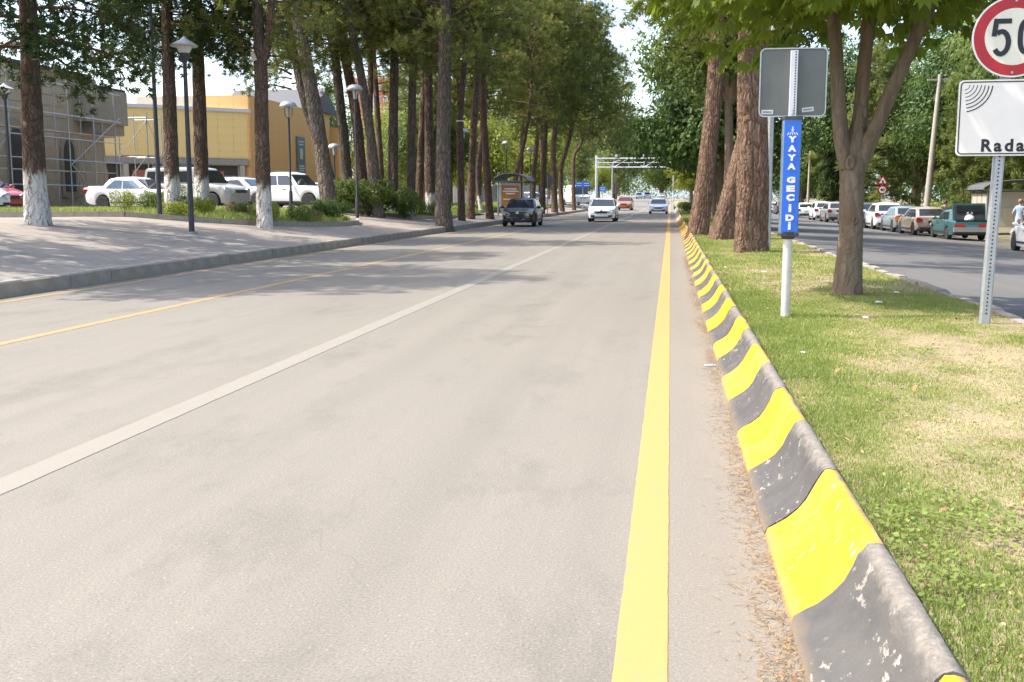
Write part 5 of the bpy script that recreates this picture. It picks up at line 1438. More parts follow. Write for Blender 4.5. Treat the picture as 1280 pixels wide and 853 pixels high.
def car(kind, colour, loc, rz, label, cat='car', group=None, over=None, extra=None, skip=()):
    root = thing({'van': 'van', 'pickup': 'pickup_truck'}.get(kind, 'car'), label, cat, loc, R(rz), group)
    made = []
    for nm, me, par in car_parts(kind):
        if nm in skip: made.append(None); continue
        o = link(nm, me, root if par is None else made[par]); made.append(o)
        mt = None
        if nm == 'body': mt = MATS['paint_' + colour]
        if nm == 'mirror' and colour not in ('darkgrey',): mt = MATS['paint_' + colour]
        if over and nm in over: mt = MATS[over[nm]]
        if mt is not None:
            o.material_slots[0].link = 'OBJECT'; o.material_slots[0].material = mt
    if extra: extra(root)
    return root

# --- traffic on the near carriageway (facing us)
TG = 'oncoming traffic'
def hyundai(root):
    q = MB(); q.lathe([(.001, 0), (.075, 0), (.075, .02), (.001, .02)], 14, (0, 2.02, .72), 'y'); q.build('badge', 'chrome', root)
    for x in (-.42, .42):
        q = MB(); q.tube([(x * .5, 2.03, .34), (x * 1.1, 1.99, .44), (x * 1.45, 1.86, .52)], .02, 5); q.build('bumper_crease', 'chrome', root)
car('hatch', 'navy', (-7.62, 54.3, 0), 180, 'dark navy hatchback parked at the kerb in front of the bus shelter', group=TG, over={'headlight': 'headlamp_amber'}, extra=hyundai)
def clio(root):
    q = MB()   # lozenge badge
    for s_, y in ((.11, 2.035), (.06, 2.045)):
        q.prism([(-s_ * .72, .67), (0, .67 - s_), (s_ * .72, .67), (0, .67 + s_)], y - .03, y, 'xz', 0 if s_ > .1 else 1)
    q.build('badge', ['chrome', 'plastic_black'], root)
    q = MB(); q.tube([(-.62, 1.93, .3), (-.5, 2.03, .245), (.5, 2.03, .245), (.62, 1.93, .3)], .016, 5); q.build('chrome_strip', 'chrome', root)
    # driver's hand side marker flag seen above the mirror
car('hatch', 'white', (-4.15, 66.0, 0), 180, 'white hatchback with a black grille driving toward us', group=TG, extra=clio)
car('suv', 'orange', (-5.35, 126, .05), 178, 'orange compact off-roader following the white hatchback', group=TG)
car('sedan', 'white', (-1.1, 101, 0), 180, 'white saloon in the lane beside the median', group=TG)
car('suv', 'white', (-10.6 + 1.8, 300, road_z(300)), 180, 'tiny white off-roader far up the road, leftmost of three', group=TG)
car('pickup', 'white', (-6.6, 305, road_z(305)), 180, 'tiny white pickup far up the road, middle of three', 'pickup', group=TG)
car('sedan', 'silver', (-2.6, 330, road_z(330)), 180, 'tiny silver saloon far up the road, nearest the median', group=TG)
car('van', 'white', (-11.4, 128, .6), 205, 'white panel van parked off the road past the last pines', 'van')
# --- car park on the left
LG = 'cars in the car park'
def kidney(root):
    for x in (-.17, .17):
        q = MB(); q.prism([(x - .14, .56), (x + .14, .56), (x + .15, .72), (x + .1, .78), (x - .1, .78), (x - .15, .72)], 2.1, 2.262, 'xz'); o = q.build('grille_half', 'plastic_black', root)
        q = MB(); q.tube([(x - .14, 2.265, .56), (x + .14, 2.265, .56), (x + .15, 2.265, .72), (x + .1, 2.265, .78), (x - .1, 2.265, .78), (x - .15, 2.265, .72), (x - .14, 2.265, .56)], .012, 5); q.build('grille_frame', 'chrome', o)
car('sedan', 'white', (-24.3, 32.9, .88), -118, 'white saloon nose with twin black grilles at the picture edge', group=LG, extra=kidney, skip=('grille',))
car('sedan', 'red', (-26.0, 36.2, .9), -112, 'red car nose behind the white saloon at the picture edge', group=LG)
car('sedan', 'white', (-22.9, 42.9, .9), -100, 'white saloon parked side on behind the rounded bushes', group=LG, over={'side_window': 'glass_blue', 'rear_window': 'glass_blue'})
car('wagon', 'white', (-24.8, 47.2, .9), -96, 'pale estate car with black roof rails behind the white saloon', group=LG, over={'rear_window': 'glass_blue', 'side_window': 'glass_blue'})
car('big4x4', 'grey', (-20.6, 43.6, .88), -104, 'boxy grey four-wheel drive behind the lime washed trunks', group=LG)
car('pickup', 'white', (-18.9, 50.6, .9), -105, 'white pickup facing the road behind the forked pine', 'pickup', group=LG)
car('suv', 'silver', (-22.2, 52.5, .9), -100, 'silver car parked between the grey four-wheel drive and the white pickup', group=LG)
car('hatch', 'silver', (-20.4, 60.0, .9), 200, 'small silver hatchback by the orange wall, behind the lamp post', group=LG, over={'windscreen': 'glass_blue'})
car('hatch', 'cream', (-18.9, 61.5, .9), 197, 'small cream hatchback next to the thick leaning trunk', group=LG)
car('suv', 'cream', (-23.6, 62.5, .9), 205, 'pale off-roader behind the white pickup bonnet', group=LG)
car('sedan', 'white', (-13.4, 99, .6), 150, 'white car half seen between pines past the bus shelter', group=LG)
# --- parked row across the median
RG = 'cars parked along the far carriageway'
def pz_(x): return far_z(x)
ROW = [('sedan', 'white', 38.1, 'white car cut by the picture edge, nearest of the parked row', None),
       ('hatch', 'tan', 56.8, 'tan hatchback with red lights and dark number plate', {'number_plate': 'black_film'}),
       ('hatch', 'bluegrey', 61.7, 'blue grey hatchback with amber lights ahead of the tan car', {'tail_light': 'tail_amber'}),
       ('suv', 'white', 66.9, 'white crossover with sloping back, second ahead of the tan car', None),
       ('suv', 'darkgrey', 72.2, 'dark grey car right beside the chestnut trunk', None),
       ('sedan', 'darkgrey', 77.6, 'dark saloon almost hidden behind the chestnut trunk', None),
       ('suv', 'grey', 86.4, 'grey high roofed car left of the chestnut trunk', None),
       ('suv', 'white', 93.6, 'white crossover behind the grey high roofed car', None),
       ('hatch', 'white', 105.8, 'white hatchback just right of the blue pole sign', None),
       ('sedan', 'cream', 117, 'cream car hidden behind the blue pole sign', None),
       ('suv', 'darkgrey', 126, 'dark off-roader left of the blue pole sign', None),
       ('sedan', 'white', 134, 'white saloon at the far end of the parked row', None)]
for k, (kind, colr, y, lb, ov) in enumerate(ROW):
    x = 12.95
    car(kind, colr, (x, y, pz_(x)), (-1.5, 2, 1, -1, .5, 0, 1, -.5, 0, 1, 0, 0)[k], lb, 'van' if kind == 'van' else 'car', RG, ov)
def teal_boot(root):
    q = MB(); q.box((0, -1.8, .915), (1.36, .6, .03)); q.build('boot_opening', 'hole', root)
    rt = Matrix.Rotation(R(-14), 3, 'X')
    q = MB(); q.box((0, -1.6, 1.28), (1.42, .05, .8), rot=rt); lid = q.build('boot_lid', 'paint_teal', root)
    q = MB(); q.box((0, -1.64, 1.27), (1.28, .03, .68), rot=rt); q.build('lid_lining', 'plastic_black', lid)
    q = MB(); q.box((0, -1.655, 1.42), (1.1, .02, .3), rot=rt); q.build('lid_glass', 'glass_dark', lid)
    q = MB(); q.box((0, -2.2, .5), (1.56, .12, .2)); q.build('bumper_bar', 'paint_grey', root)
car('boxsedan', 'teal', (13.35, 51.6, pz_(13.35)), 1.0, 'old teal saloon with its boot lid open', group=RG, extra=teal_boot)
bgp = thing('plastic_bag', 'white plastic bag standing in the open boot of the teal saloon', 'bag', (13.35, 49.75, pz_(13.35) + .88))
q = MB(); q.lathe([(.13, -.05), (.2, 0), (.22, .12), (.17, .22), (.09, .27), (.12, .32)], 12); q.build('sack', 'litter_white', bgp, 60)
for s_ in (-1, 1):
    q = MB(); q.tube([(s_ * .1, 0, .28), (s_ * .13, 0, .36), (s_ * .05, 0, .4)], .012, 5); q.build('handle', 'litter_white', bgp)

# ------------------------------------------------------------------ lamps and poles
def lantern(loc, h, label, s=1.0):
    t = thing('street_lamp', label, 'lamp', loc, 0, 'pavement lamps')
    q = MB(); q.tube([(0, 0, 0), (0, 0, h * .5), (0, 0, h * .92)], [.075, .06, .05], 10); q.build('pole', 'iron_dark', t, 50)
    q = MB(); q.lathe([(.16, 0), (.16, .03), (.1, .05)], 12); q.build('base_plate', 'concrete', t)
    q = MB(); q.lathe([(.05, h * .9), (.11, h * .93), (.13, h * .955)], 12); q.build('collar', 'iron_dark', t, 50)
    q = MB(); q.lathe([(.11, h * .945), (.22, h * .99)], 12); q.build('lamp_glass', 'lamp_glass', t, 50)
    q = MB(); q.lathe([(.34, h * .986), (.35, h * .993), (.23, h * 1.008), (.1, h * 1.022), (.03, h * 1.035), (.001, h * 1.042)], 16); q.build('lamp_cap', 'steel_galv', t, 50)
def dome_lamp(loc, h, label):
    t = thing('street_lamp', label, 'lamp', loc, 0, 'dome headed lamps')
    q = MB(); q.tube([(0, 0, 0), (0, 0, .9), (0, 0, .95), (0, 0, h - .5)], [.07, .07, .045, .042], 10); q.build('pole', 'iron_dark', t, 50)
    for k in range(4):
        a = k * 1.5708 + .5
        q = MB(); q.tube([(0, 0, h - .55), (.13 * math.cos(a), .13 * math.sin(a), h - .4), (.15 * math.cos(a), .15 * math.sin(a), h - .08)], .013, 5); q.build('cage_bar', 'iron_dark', t)
    q = MB(); q.lathe([(.07, h - .45), (.11, h - .12), (.1, h - .06)], 10); q.build('lamp_glass', 'lamp_glass', t, 50)
    q = MB(); q.lathe([(.32, h - .1), (.33, h - .05), (.26, h + .06), (.14, h + .12), (.001, h + .14)], 16); q.build('lamp_cap', 'steel_galv', t, 50)
lantern((-12.44, 25.95, .51), 4.85, 'lantern lamp post standing on the paving in front of the lawn strip')
lantern((-15.35, 29.92, .82), 7.6, 'thin dark pole with its lantern lost in the conifer foliage')
lantern((-25.1, 37.1, .88), 4.7, 'lantern lamp post at the picture edge before the stone building')
dome_lamp((-12.61, 41.3, .53), 5.3, 'dome headed lamp post at the rounded corner of the lawn kerb')
dome_lamp((-14.3, 38.3, .78), 4.15, 'dome headed lamp post left of the thick leaning trunk')
dome_lamp((-17.2, 52.5, .9), 3.2, 'short dome headed lamp in front of the notice board')
dome_lamp((-12.5, 63, .5), 5.0, 'dome headed lamp post left of the bus shelter roof')
dome_lamp((-11.9, 76, .45), 5.0, 'dome headed lamp behind the bus shelter roof')
dome_lamp((-11.2, 84, .38), 5.0, 'dome headed lamp among the pines past the shelter')
def utility(loc, h, lean, label, r=.16):
    t = thing('utility_pole', label, 'pole', loc, 0, 'concrete poles')
    q = MB(); q.tube([(0, 0, -.3), (lean[0] * .5, lean[1] * .5, h * .5), (lean[0], lean[1], h)], [r, r * .8, r * .6], 10); q.build('pole', 'concrete_pole', t, 50)
    q = MB(); q.box((lean[0], lean[1], h - .3), (1.4, .1, .1)); q.build('crossarm', 'concrete_pole', t)
utility((14.75, 64.3, -.5), 9.0, (.45, 0), 'leaning pale concrete pole behind the tan hatchback', .19)
utility((15.3, 122, -.3), 7.0, (.1, 0), 'pale concrete pole right of the blue pole sign, far off', .16)
t = thing('steel_post', 'tall grey steel lamp post rising behind the thickest median pine', 'lamp', (2.33, 25.9, .18))
q = MB(); q.tube([(0, 0, 0), (0, 0, 4), (0, 0, 8.6)], [.09, .075, .055], 10); q.build('pole', 'steel_galv', t, 50)
q = MB(); q.tube([(0, 0, 8.5), (-.4, 0, 8.9), (-1.3, 0, 9.0)], [.05, .04, .035], 8); q.build('arm', 'steel_galv', t, 50)
q = MB(); q.lathe([(.03, -.3), (.1, -.2), (.12, .1), (.06, .3)], 10, (-1.5, 0, 9.0), 'x'); q.build('lamp_head', 'plate_back', t, 50)

# ------------------------------------------------------------------ text
def glyphs(name, txt, size, mat, parent, loc, rot, bold=0.0, space=1.0, depth=.002, align='CENTER'):
    cu = bpy.data.curves.new(name, 'FONT')
    cu.body = txt; cu.size = size; cu.align_x = align; cu.align_y = 'CENTER'
    cu.offset = bold; cu.space_character = space; cu.extrude = depth; cu.resolution_u = 3
    tmp = bpy.data.objects.new(name, cu); COL.objects.link(tmp)
    dg = bpy.context.evaluated_depsgraph_get()
    me = bpy.data.meshes.new_from_object(tmp.evaluated_get(dg))
    me.name = name; me.materials.clear(); me.materials.append(MATS[mat])
    bpy.data.objects.remove(tmp)
    o = link(name, me, parent, loc); o.rotation_euler = rot
    return o
FACE = (R(90), 0, 0)      # text that faces -y

def round_rect(w, h, r, n=5):
    pts = []
    for cx, cy, a0 in ((w / 2 - r, h / 2 - r, 0), (-w / 2 + r, h / 2 - r, 90), (-w / 2 + r, -h / 2 + r, 180), (w / 2 - r, -h / 2 + r, 270)):
        for k in range(n + 1):
            a = R(a0 + 90 * k / n); pts.append((cx + r * math.cos(a), cy + r * math.sin(a)))
    return pts
def stroke(pts, w, y0, y1, q, closed=False, mi=0):
    """flat ribbon following 2-D points in the xz plane"""
    P = [Vector(p) for p in pts]; n = len(P); L_, R_ = [], []
    for i in range(n):
        a = P[(i - 1) % n] if (closed or i > 0) else P[i]; c = P[(i + 1) % n] if (closed or i < n - 1) else P[i]
        d = (c - a).normalized(); nn = Vector((-d.y, d.x)) * w / 2
        L_.append(P[i] + nn); R_.append(P[i] - nn)
    m = n if closed else n - 1
    for i in range(m):
        j = (i + 1) % n
        quad = [L_[i], R_[i], R_[j], L_[j]]
        q.prism([(v.x, v.y) for v in quad], y0, y1, 'xz', mi)

def u_post(t, h, w, name='post', mat='steel_galv', holes=True, face=-1):
    q = MB()   # U channel: web facing us, flanges back, small lips
    q.prism([(-w / 2, 0), (-w / 2 - .012, .03), (-w / 2 - .02, .032), (-w / 2 - .02, .036), (-w / 2 - .006, .036), (-w / 2 + .006, .006), (w / 2 - .006, .006), (w / 2 + .006, .036), (w / 2 + .02, .036), (w / 2 + .02, .032), (w / 2 + .012, .03), (w / 2, 0)], -.3, h, 'xy')
    po = q.build(name, mat, t)
    if holes:
        hm = MB(); hm.lathe([(.009, 0), (.009, .002), (.001, .002)], 6, (0, 0, 0), 'y'); hm = hm.mesh('hole', 'hole')
        z = .1
        while z < h - .03:
            link('hole', hm, po, (0, -.0025, z)); z += .038
    return po

# ------------------------------------------------------------------ blue pole sign, with the back of a square sign above
yz = thing('pole_sign', 'cream post with a blue vertical crossing sign and the grey back of a square plate', 'sign', (1.2, 11.02, .2), R(2))
q = MB(); q.tube([(0, 0, -.3), (0, 0, .9)], .046, 16); q.build('post', 'pole_cream', yz, 40)
q = MB(); q.lathe([(.06, .81), (.075, .84), (.085, .88)], 14); q.build('collar', 'iron_dark', yz, 40)
bw, b0, b1 = .185, .87, 2.01
q = MB(); q.prism(round_rect(bw, .13, .02), b0, b1, 'xy'); bx_ = q.build('sign_box', 'blue_frame', yz, 30)
q = MB(); q.box((0, -.067, (b0 + b1) / 2), (bw - .022, .006, b1 - b0 - .03)); q.build('blue_face', 'blue_sign', bx_)
for z_ in (b1, b0 - .03):
    q = MB(); q.prism(round_rect(bw + .02, .15, .03), z_, z_ + .03, 'xy'); q.build('end_cap', 'iron_dark', bx_)
for ch, dz in (('Y', .198), ('A', .289), ('Y', .38), ('A', .467), ('G', .603), ('E', .69), ('Ç', .786), ('İ', .887), ('D', .983), ('İ', 1.066)):
    if ch == 'İ':
        q = MB(); q.box((0, -.073, b1 - dz - .008), (.026, .004, .062)); q.box((0, -.073, b1 - dz + .034), (.026, .004, .014)); q.build('letter', 'white_film', bx_); continue
    o = glyphs('letter', ch, .1, 'white_film', bx_, (0, -.0735, 0), FACE, .0075, depth=.0015)
    co = np.array([v.co[:2] for v in o.data.vertices]); lo, hi = co.min(0), co.max(0)
    tw_, th_ = {'Ç': (.082, .084), 'İ': (.034, .082)}.get(ch, (.084, .064))
    o.scale = (tw_ / (hi[0] - lo[0]), th_ / (hi[1] - lo[1]), 1)
    cx_, cz_ = (lo + hi) / 2
    o.location = (-cx_ * o.scale[0], -.0735, b1 - dz - cz_ * o.scale[1])
# pedestrian crossing pictogram
q = MB(); zc = b1 - .125
q.lathe([(.001, 0), (.0075, 0), (.0075, .003), (.001, .003)], 10, (0, -.0735, zc + .045), 'y')
stroke([(0, zc + .036), (.001, zc + .012)], .014, -.0735, -.0715, q)
stroke([(.001, zc + .014), (-.012, zc - .006)], .006, -.0735, -.0715, q); stroke([(.001, zc + .014), (.012, zc - .006)], .006, -.0735, -.0715, q)
stroke([(0, zc + .034), (-.014, zc + .018)], .005, -.0735, -.0715, q); stroke([(0, zc + .034), (.014, zc + .02)], .005, -.0735, -.0715, q)
for k in range(-2, 3):
    stroke([(k * .018, zc - .006), (k * .026, zc - .03)], .008, -.0735, -.0715, q)
q.build('pictogram', 'white_film', bx_)
q = MB(); q.tube([(0, 0, b1), (0, 0, b1 + .1)], .035, 10); q.build('neck', 'steel_galv', yz, 40)
pl_z = 2.38
q = MB(); q.prism([(a, c + pl_z) for a, c in round_rect(.655, .67, .05)], .03, .034, 'xz'); pb = q.build('plate', 'plate_back', yz)
q = MB()
rim_ = [(a, c + pl_z) for a, c in round_rect(.653, .668, .05)]
stroke(rim_, .012, .018, .03, q, True); q.build('rolled_edge', 'steel_galv', pb)
q = MB(); q.prism([(-.034, -.03), (.034, -.03), (.034, .026), (.029, .026), (.029, -.025), (-.029, -.025), (-.029, .026), (-.034, .026)], 2.03, 2.69, 'xy'); ch_ = q.build('channel', 'steel_white', yz)
hm = MB(); hm.lathe([(.008, 0), (.008, .002), (.001, .002)], 6, (0, 0, 0), 'y'); hm = hm.mesh('hole', 'hole')
z = 2.07
while z < 2.68:
    link('hole', hm, ch_, (.012, -.0325, z)); z += .0262
for x, zz, a in ((-.245, pl_z - .29, 0), (.155, pl_z - .268, .12)):
    q = MB(); q.box((0, 0, 0), (.115, .003, .042)); st = q.build('sticker', 'sticker', pb, None, (x, .0285, zz)); st.rotation_euler = (0, -a, 0)
    q = MB(); q.box((0, -.002, 0), (.09, .001, .016)); q.build('print', 'sticker_ink', st)

# ------------------------------------------------------------------ speed limit and radar sign
sp = thing('speed_sign', 'round 50 speed limit sign over a white radar plate on a perforated steel post', 'sign', (3.09, 10.75, .2), R(-2))
u = u_post(sp, 2.95, .07); u.rotation_euler = (0, R(1.3), 0)
D = .375; zc = 2.735; xc = .09
def disc(r0, r1, y, mat, nm, parent=sp, th=.004, n=48):
    q = MB()
    if r0 <= 0: q.lathe([(.001, 0), (r1, 0), (r1, th), (.001, th)], n, (xc, y, zc), 'y')
    else: q.lathe([(r0, th), (r0, 0), (r1, 0), (r1, th), (r0, th)], n, (xc, y, zc), 'y')
    return q.build(nm, mat, parent, 40)
dk = disc(0, D, -.035, 'white_film', 'disc', th=.012)
disc(.262, D - .016, -.0375, 'red_film', 'red_ring', dk)
disc(0, .262, -.0372, 'cream_film', 'centre', dk)
def digit5(x, z, w, h, t, q):
    stroke([(x + w * .46, z + h / 2 - t / 2), (x - w * .34, z + h / 2 - t / 2)], t, -.0415, -.039, q)
    stroke([(x - w * .34 + t * .15, z + h / 2), (x - w * .40, z + h * .02)], t, -.0418, -.039, q)
    P = []
    r = w * .5; cz = z - h * .16
    for k in range(0, 15):
        a = R(128 - k * 19.5); P.append((x - .02 * w + (r - t / 2) * math.cos(a), cz + h * .31 * math.sin(a)))
    stroke(P, t, -.0421, -.039, q)
def digit0(x, z, w, h, t, q):
    P = []
    for k in range(40):
        a = 2 * math.pi * k / 40
        cx = (w / 2 - t / 2) * math.copysign(abs(math.cos(a)) ** .75, math.cos(a)); cz = (h / 2 - t / 2) * math.copysign(abs(math.sin(a)) ** .75, math.sin(a))
        P.append((x + cx, z + cz))
    stroke(P, t, -.0415, -.039, q, True)
q = MB(); digit5(xc - .11, zc, .175, .335, .046, q); q.build('digit', 'black_film', dk)
q = MB(); digit0(xc + .12, zc, .18, .335, .046, q); q.build('digit', 'black_film', dk)
for z_ in (-.33, .33):
    q = MB(); q.lathe([(.001, 0), (.012, 0), (.012, .004), (.001, .004)], 8, (xc, -.043, zc + z_), 'y'); q.build('bolt', 'steel_galv', dk)
pw, ph, pzc = .93, .715, 1.985
q = MB(); q.prism([(a + xc, c + pzc) for a, c in round_rect(pw, ph, .045)], -.03, -.022, 'xz'); rp = q.build('radar_plate', 'radar_film', sp)
q = MB(); stroke([(a + xc, c + pzc) for a, c in round_rect(pw - .04, ph - .04, .035)], .011, -.032, -.0305, q, True); q.build('border', 'black_film', rp)
ox, oz = xc - pw / 2 + .045, pzc + ph / 2 - .04
for k in range(1, 8):
    rr = .034 * k + .02; q = MB()
    stroke([(ox + rr * math.sin(R(a)), oz - rr * math.cos(R(a))) for a in range(8, 90, 6)], .004 + .0009 * k, -.032, -.0305, q)
    q.build('radar_wave', 'black_film', rp)
glyphs('lettering', 'Radar', .16, 'black_film', rp, (xc, -.0315, pzc - .265), FACE, .0055, 1.32, .001)
# ------------------------------------------------------------------ red warning signs across the road
ws = thing('warning_sign', 'red triangle over a round 40 limit on one post behind the parked row', 'sign', (16.35, 85.5, -.35))
q = MB(); q.tube([(0, 0, -.2), (0, 0, 3.5)], .04, 8); q.build('post', 'steel_galv', ws, 40)
q = MB(); q.prism([(-.42, 2.87), (.42, 2.87), (0, 3.59)], -.07, -.05, 'xz'); tr = q.build('triangle', 'red_film', ws)
q = MB(); q.prism([(-.27, 2.96), (.27, 2.96), (0, 3.42)], -.08, -.071, 'xz'); q.build('triangle_face', 'white_film', tr)
q = MB(); q.prism([(-.08, 2.99), (.08, 2.99), (.05, 3.19), (-.05, 3.19)], -.085, -.081, 'xz'); q.build('symbol', 'black_film', tr)
q = MB(); q.lathe([(.001, 0), (.36, 0), (.36, .02), (.001, .02)], 24, (0, -.07, 2.45), 'y'); rd = q.build('round_plate', 'red_film', ws)
q = MB(); q.lathe([(.001, 0), (.25, 0), (.25, .008), (.001, .008)], 24, (0, -.079, 2.45), 'y'); q.build('round_face', 'white_film', rd)
glyphs('lettering', '40', .34, 'black_film', rd, (0, -.082, 2.45), FACE, .008)
# stop sign seen from behind
ss = thing('stop_sign_back', 'grey back of an eight-sided sign at the kerb past the bus shelter', 'sign', (-9.55, 82.0, .23))
q = MB(); q.tube([(0, 0, -.2), (0, 0, 2.9)], .035, 8); q.build('post', 'steel_galv', ss, 40)
q = MB(); q.prism([(.46 * math.cos(R(22.5 + 45 * k)), 2.55 + .56 * math.sin(R(22.5 + 45 * k))) for k in range(8)], .03, .045, 'xz'); q.build('plate', 'plate_back', ss)

# ------------------------------------------------------------------ bus shelters
def shelter(loc, rz, label, ad, w=1.6, L=3.6):
    t = thing('bus_shelter', label, 'bus shelter', loc, R(rz), 'bus shelters')
    for x in (-w / 2, w / 2):
        for y in (-L / 2, L / 2):
            q = MB(); q.tube([(x, y, -.1), (x, y, 2.25)], .05, 8); q.build('post', 'steel_galv', t, 40)
    q = MB(); prof = [((w / 2 + .25) * math.cos(R(a)) * -1, 2.25 + .45 * math.sin(R(a))) for a in range(0, 181, 15)]
    prof += [((w / 2 + .2) * math.cos(R(a)) * -1, 2.21 + .42 * math.sin(R(a))) for a in range(180, -1, -15)]
    q.prism(prof, -L / 2 - .2, L / 2 + .2, 'xz'); rf = q.build('roof', 'roof_tile', t, 30)
    for y in (-L / 2 - .22, L / 2 + .22):
        q = MB(); q.tube([((w / 2 + .26) * math.cos(R(a)) * -1, y, 2.25 + .46 * math.sin(R(a))) for a in range(0, 181, 15)], .04, 6); q.build('roof_edge', 'plate_back', rf)
        q = MB(); q.box((0, y, 2.22), (w + .5, .06, .09)); q.build('roof_tie', 'plate_back', rf)
    q = MB(); q.box((0, -L / 2, 1.25), (w * .8, .12, 1.75)); fr = q.build('end_panel', 'steel_galv' if ad else 'panel_beige', t)
    if ad:
        q = MB(); q.box((0, -L / 2 - .065, 1.32), (w * .72, .012, 1.3)); q.build('poster', 'orange_ad', fr)
        for z_, ww in ((1.75, .6), (1.6, .8), (1.45, .45), (1.1, .7)):
            q = MB(); q.box((0, -L / 2 - .075, z_), (w * ww * .8, .006, .08)); q.build('poster_text', 'number_white', fr)
    else:
        q = MB(); q.box((0, -L / 2 - .07, 1.4), (w * .7, .012, .03)); q.build('panel_seam', 'steel_galv', fr)
    for k in range(3):
        q = MB(); q.box((-w / 2, -L / 2 + L * (k + .5) / 3, 1.15), (.03, L / 3 - .08, 1.8)); q.build('back_pane', 'panel_beige' if not ad else 'glass_blue', t)
    q = MB(); q.box((-w / 2 + .35, 0, .45), (.4, L * .7, .06)); q.box((-w / 2 + .35, -.8, .2), (.1, .1, .5)); q.box((-w / 2 + .35, .8, .2), (.1, .1, .5)); q.build('bench', 'wood_pale', t)
shelter((-10.0, 67.5, .28), 0, 'bus shelter with an orange poster behind the navy hatchback', True, 1.6)
shelter((17.1, 56.5, -.38), 0, 'beige panelled bus shelter behind the people at the picture edge', False, 3.0, 2.6)

# ------------------------------------------------------------------ gantry, signs and lights far up the road
gz = road_z(138)
gn = thing('camera_gantry', 'white steel lattice gantry with traffic cameras spanning both carriageways', 'gantry', (-9.7, 139, gz))
for x in (0, 24.2):
    q = MB(); q.tube([(x, 0, -.8), (x, 0, 6.9)], [.2, .16], 10); q.build('post', 'steel_white', gn, 40)
for z_ in (5.35, 6.5):
    for y in (-.35, .35):
        q = MB(); q.tube([(0, y, z_), (24.2, y, z_)], .075, 6); q.build('chord', 'steel_white', gn)
for k in range(13):
    x = .3 + k * 1.97
    q = MB(); q.tube([(x, -.35, 5.35), (x, -.35, 6.5)], .04, 5); q.build('strut', 'steel_white', gn)
    if k < 12:
        q = MB(); q.tube([(x, -.35, 5.35 if k % 2 else 6.5), (x + 1.97, -.35, 6.5 if k % 2 else 5.35)], .035, 5); q.build('diagonal', 'steel_white', gn)
q = MB(); q.tube([(0, -.36, 5.95), (24.2, -.36, 5.95)], .04, 5); q.build('cable_tray', 'steel_white', gn)
for x in (2.6, 6.2, 8.2):
    q = MB(); q.box((x, -.5, 6.85), (.3, .6, .28)); q.tube([(x, -.35, 6.5), (x, -.4, 6.75)], .03, 5); q.build('camera_unit', 'steel_white', gn)
def dir_sign(loc, panels, label):
    t = thing('direction_sign', label, 'sign', loc, 0, 'blue direction signs')
    q = MB(); q.tube([(0, 0, -.5), (0, 0, 3.1)], .05, 8); q.build('post', 'steel_galv', t, 40)
    for (x, z_, w_, h_) in panels:
        q = MB(); q.box((x, -.07, z_), (w_, .04, h_)); p_ = q.build('panel', 'blue_sign', t)
        for k in (-1, 1):
            q = MB(); q.box((x, -.093, z_ + k * h_ * .2), (w_ * .7, .006, h_ * .1)); q.build('text_line', 'number_white', p_)
dir_sign((-9.75, 118, .25), [(-.42, 2.75, .8, .62), (.42, 2.75, .8, .62)], 'pair of blue direction panels on one post past the pines')
dir_sign((-10.2, 160, .6), [(0, 2.3, 1.0, .7)], 'single small blue sign beyond the gantry post')
dir_sign((15.4, 146, .0), [(0, 2.2, 1.0, .8)], 'small blue sign far along the other carriageway')
tl = thing('traffic_light', 'pale traffic light mast with a curved arm at the far junction', 'traffic light', (-2.4 + 3.0, 240, road_z(240) + .2))
q = MB(); q.tube([(0, 0, 0), (0, 0, 5.6)], .16, 8); q.build('mast', 'steel_white', tl, 40)
q = MB(); q.tube([(0, 0, 3.6), (1.2, 0, 4.8), (3.2, 0, 5.6), (4.6, 0, 5.7)], .09, 6); q.build('arm', 'steel_white', tl, 40)
q = MB(); q.box((-.5, -.1, 3.0), (.35, .3, 1.0)); q.box((4.6, -.1, 5.4), (.35, .3, 1.0)); q.build('signal_head', 'plastic_black', tl)
for (x, y, h_, lb) in ((-9.9, 180, 7.0, 'thin white lamp post beyond the gantry'), (-7.8 + .2, 236, 8, 'slim pale post left of the far traffic light')):
    t = thing('street_lamp', lb, 'lamp', (x if y < 200 else -9.9, y, road_z(y)), 0, 'far lamp posts')
    q = MB(); q.tube([(0, 0, -.3), (0, 0, h_)], [.1, .06], 8); q.build('pole', 'steel_white', t, 40)
    q = MB(); q.tube([(0, 0, h_), (.9, 0, h_ + .3)], .05, 6); q.box((1.1, 0, h_ + .32), (.6, .25, .12)); q.build('lamp_head', 'steel_white', t)
for i, (x, y, lb) in enumerate(((-12.2, 112, 'red and white plastic barrier near the last roadside pine'), (-13.9, 113, 'red and white plastic barrier behind the forking pine'))):
    t = thing('road_barrier', lb, 'barrier', (x, y, .5), 0, 'red and white barriers')
    for k in range(4):
        q = MB(); q.box((-.6 + k * .4, 0, .65), (.4, .12, .5)); q.build('barrier_block', 'barrier_red' if k % 2 else 'white_film', t)
    for k in (-1, 1):
        q = MB(); q.box((k * .6, 0, .2), (.12, .5, .4)); q.build('foot', 'white_film', t)
fe = thing('site_fence', 'white hoarding panels behind the pines past the bus shelter', 'fence', (-19, 110, .8))
for k in range(7):
    q = MB(); q.box((-4.5 + k * 1.5, 0, 1.0), (1.46, .06, 2.0)); q.build('panel', 'render_white', fe)
    q = MB(); q.box((-5.25 + k * 1.5, .06, 1.05), (.08, .08, 2.1)); q.build('post', 'steel_galv', fe)
rl = thing('railing', 'dark low iron railing behind the teal and tan cars', 'railing', (15.6, 58.6, -.4))
for k in range(14):
    q = MB(); q.tube([(0, k * 1.5, 0), (0, k * 1.5, 1.1)], .03, 6); q.build('rail_post', 'iron_dark', rl)
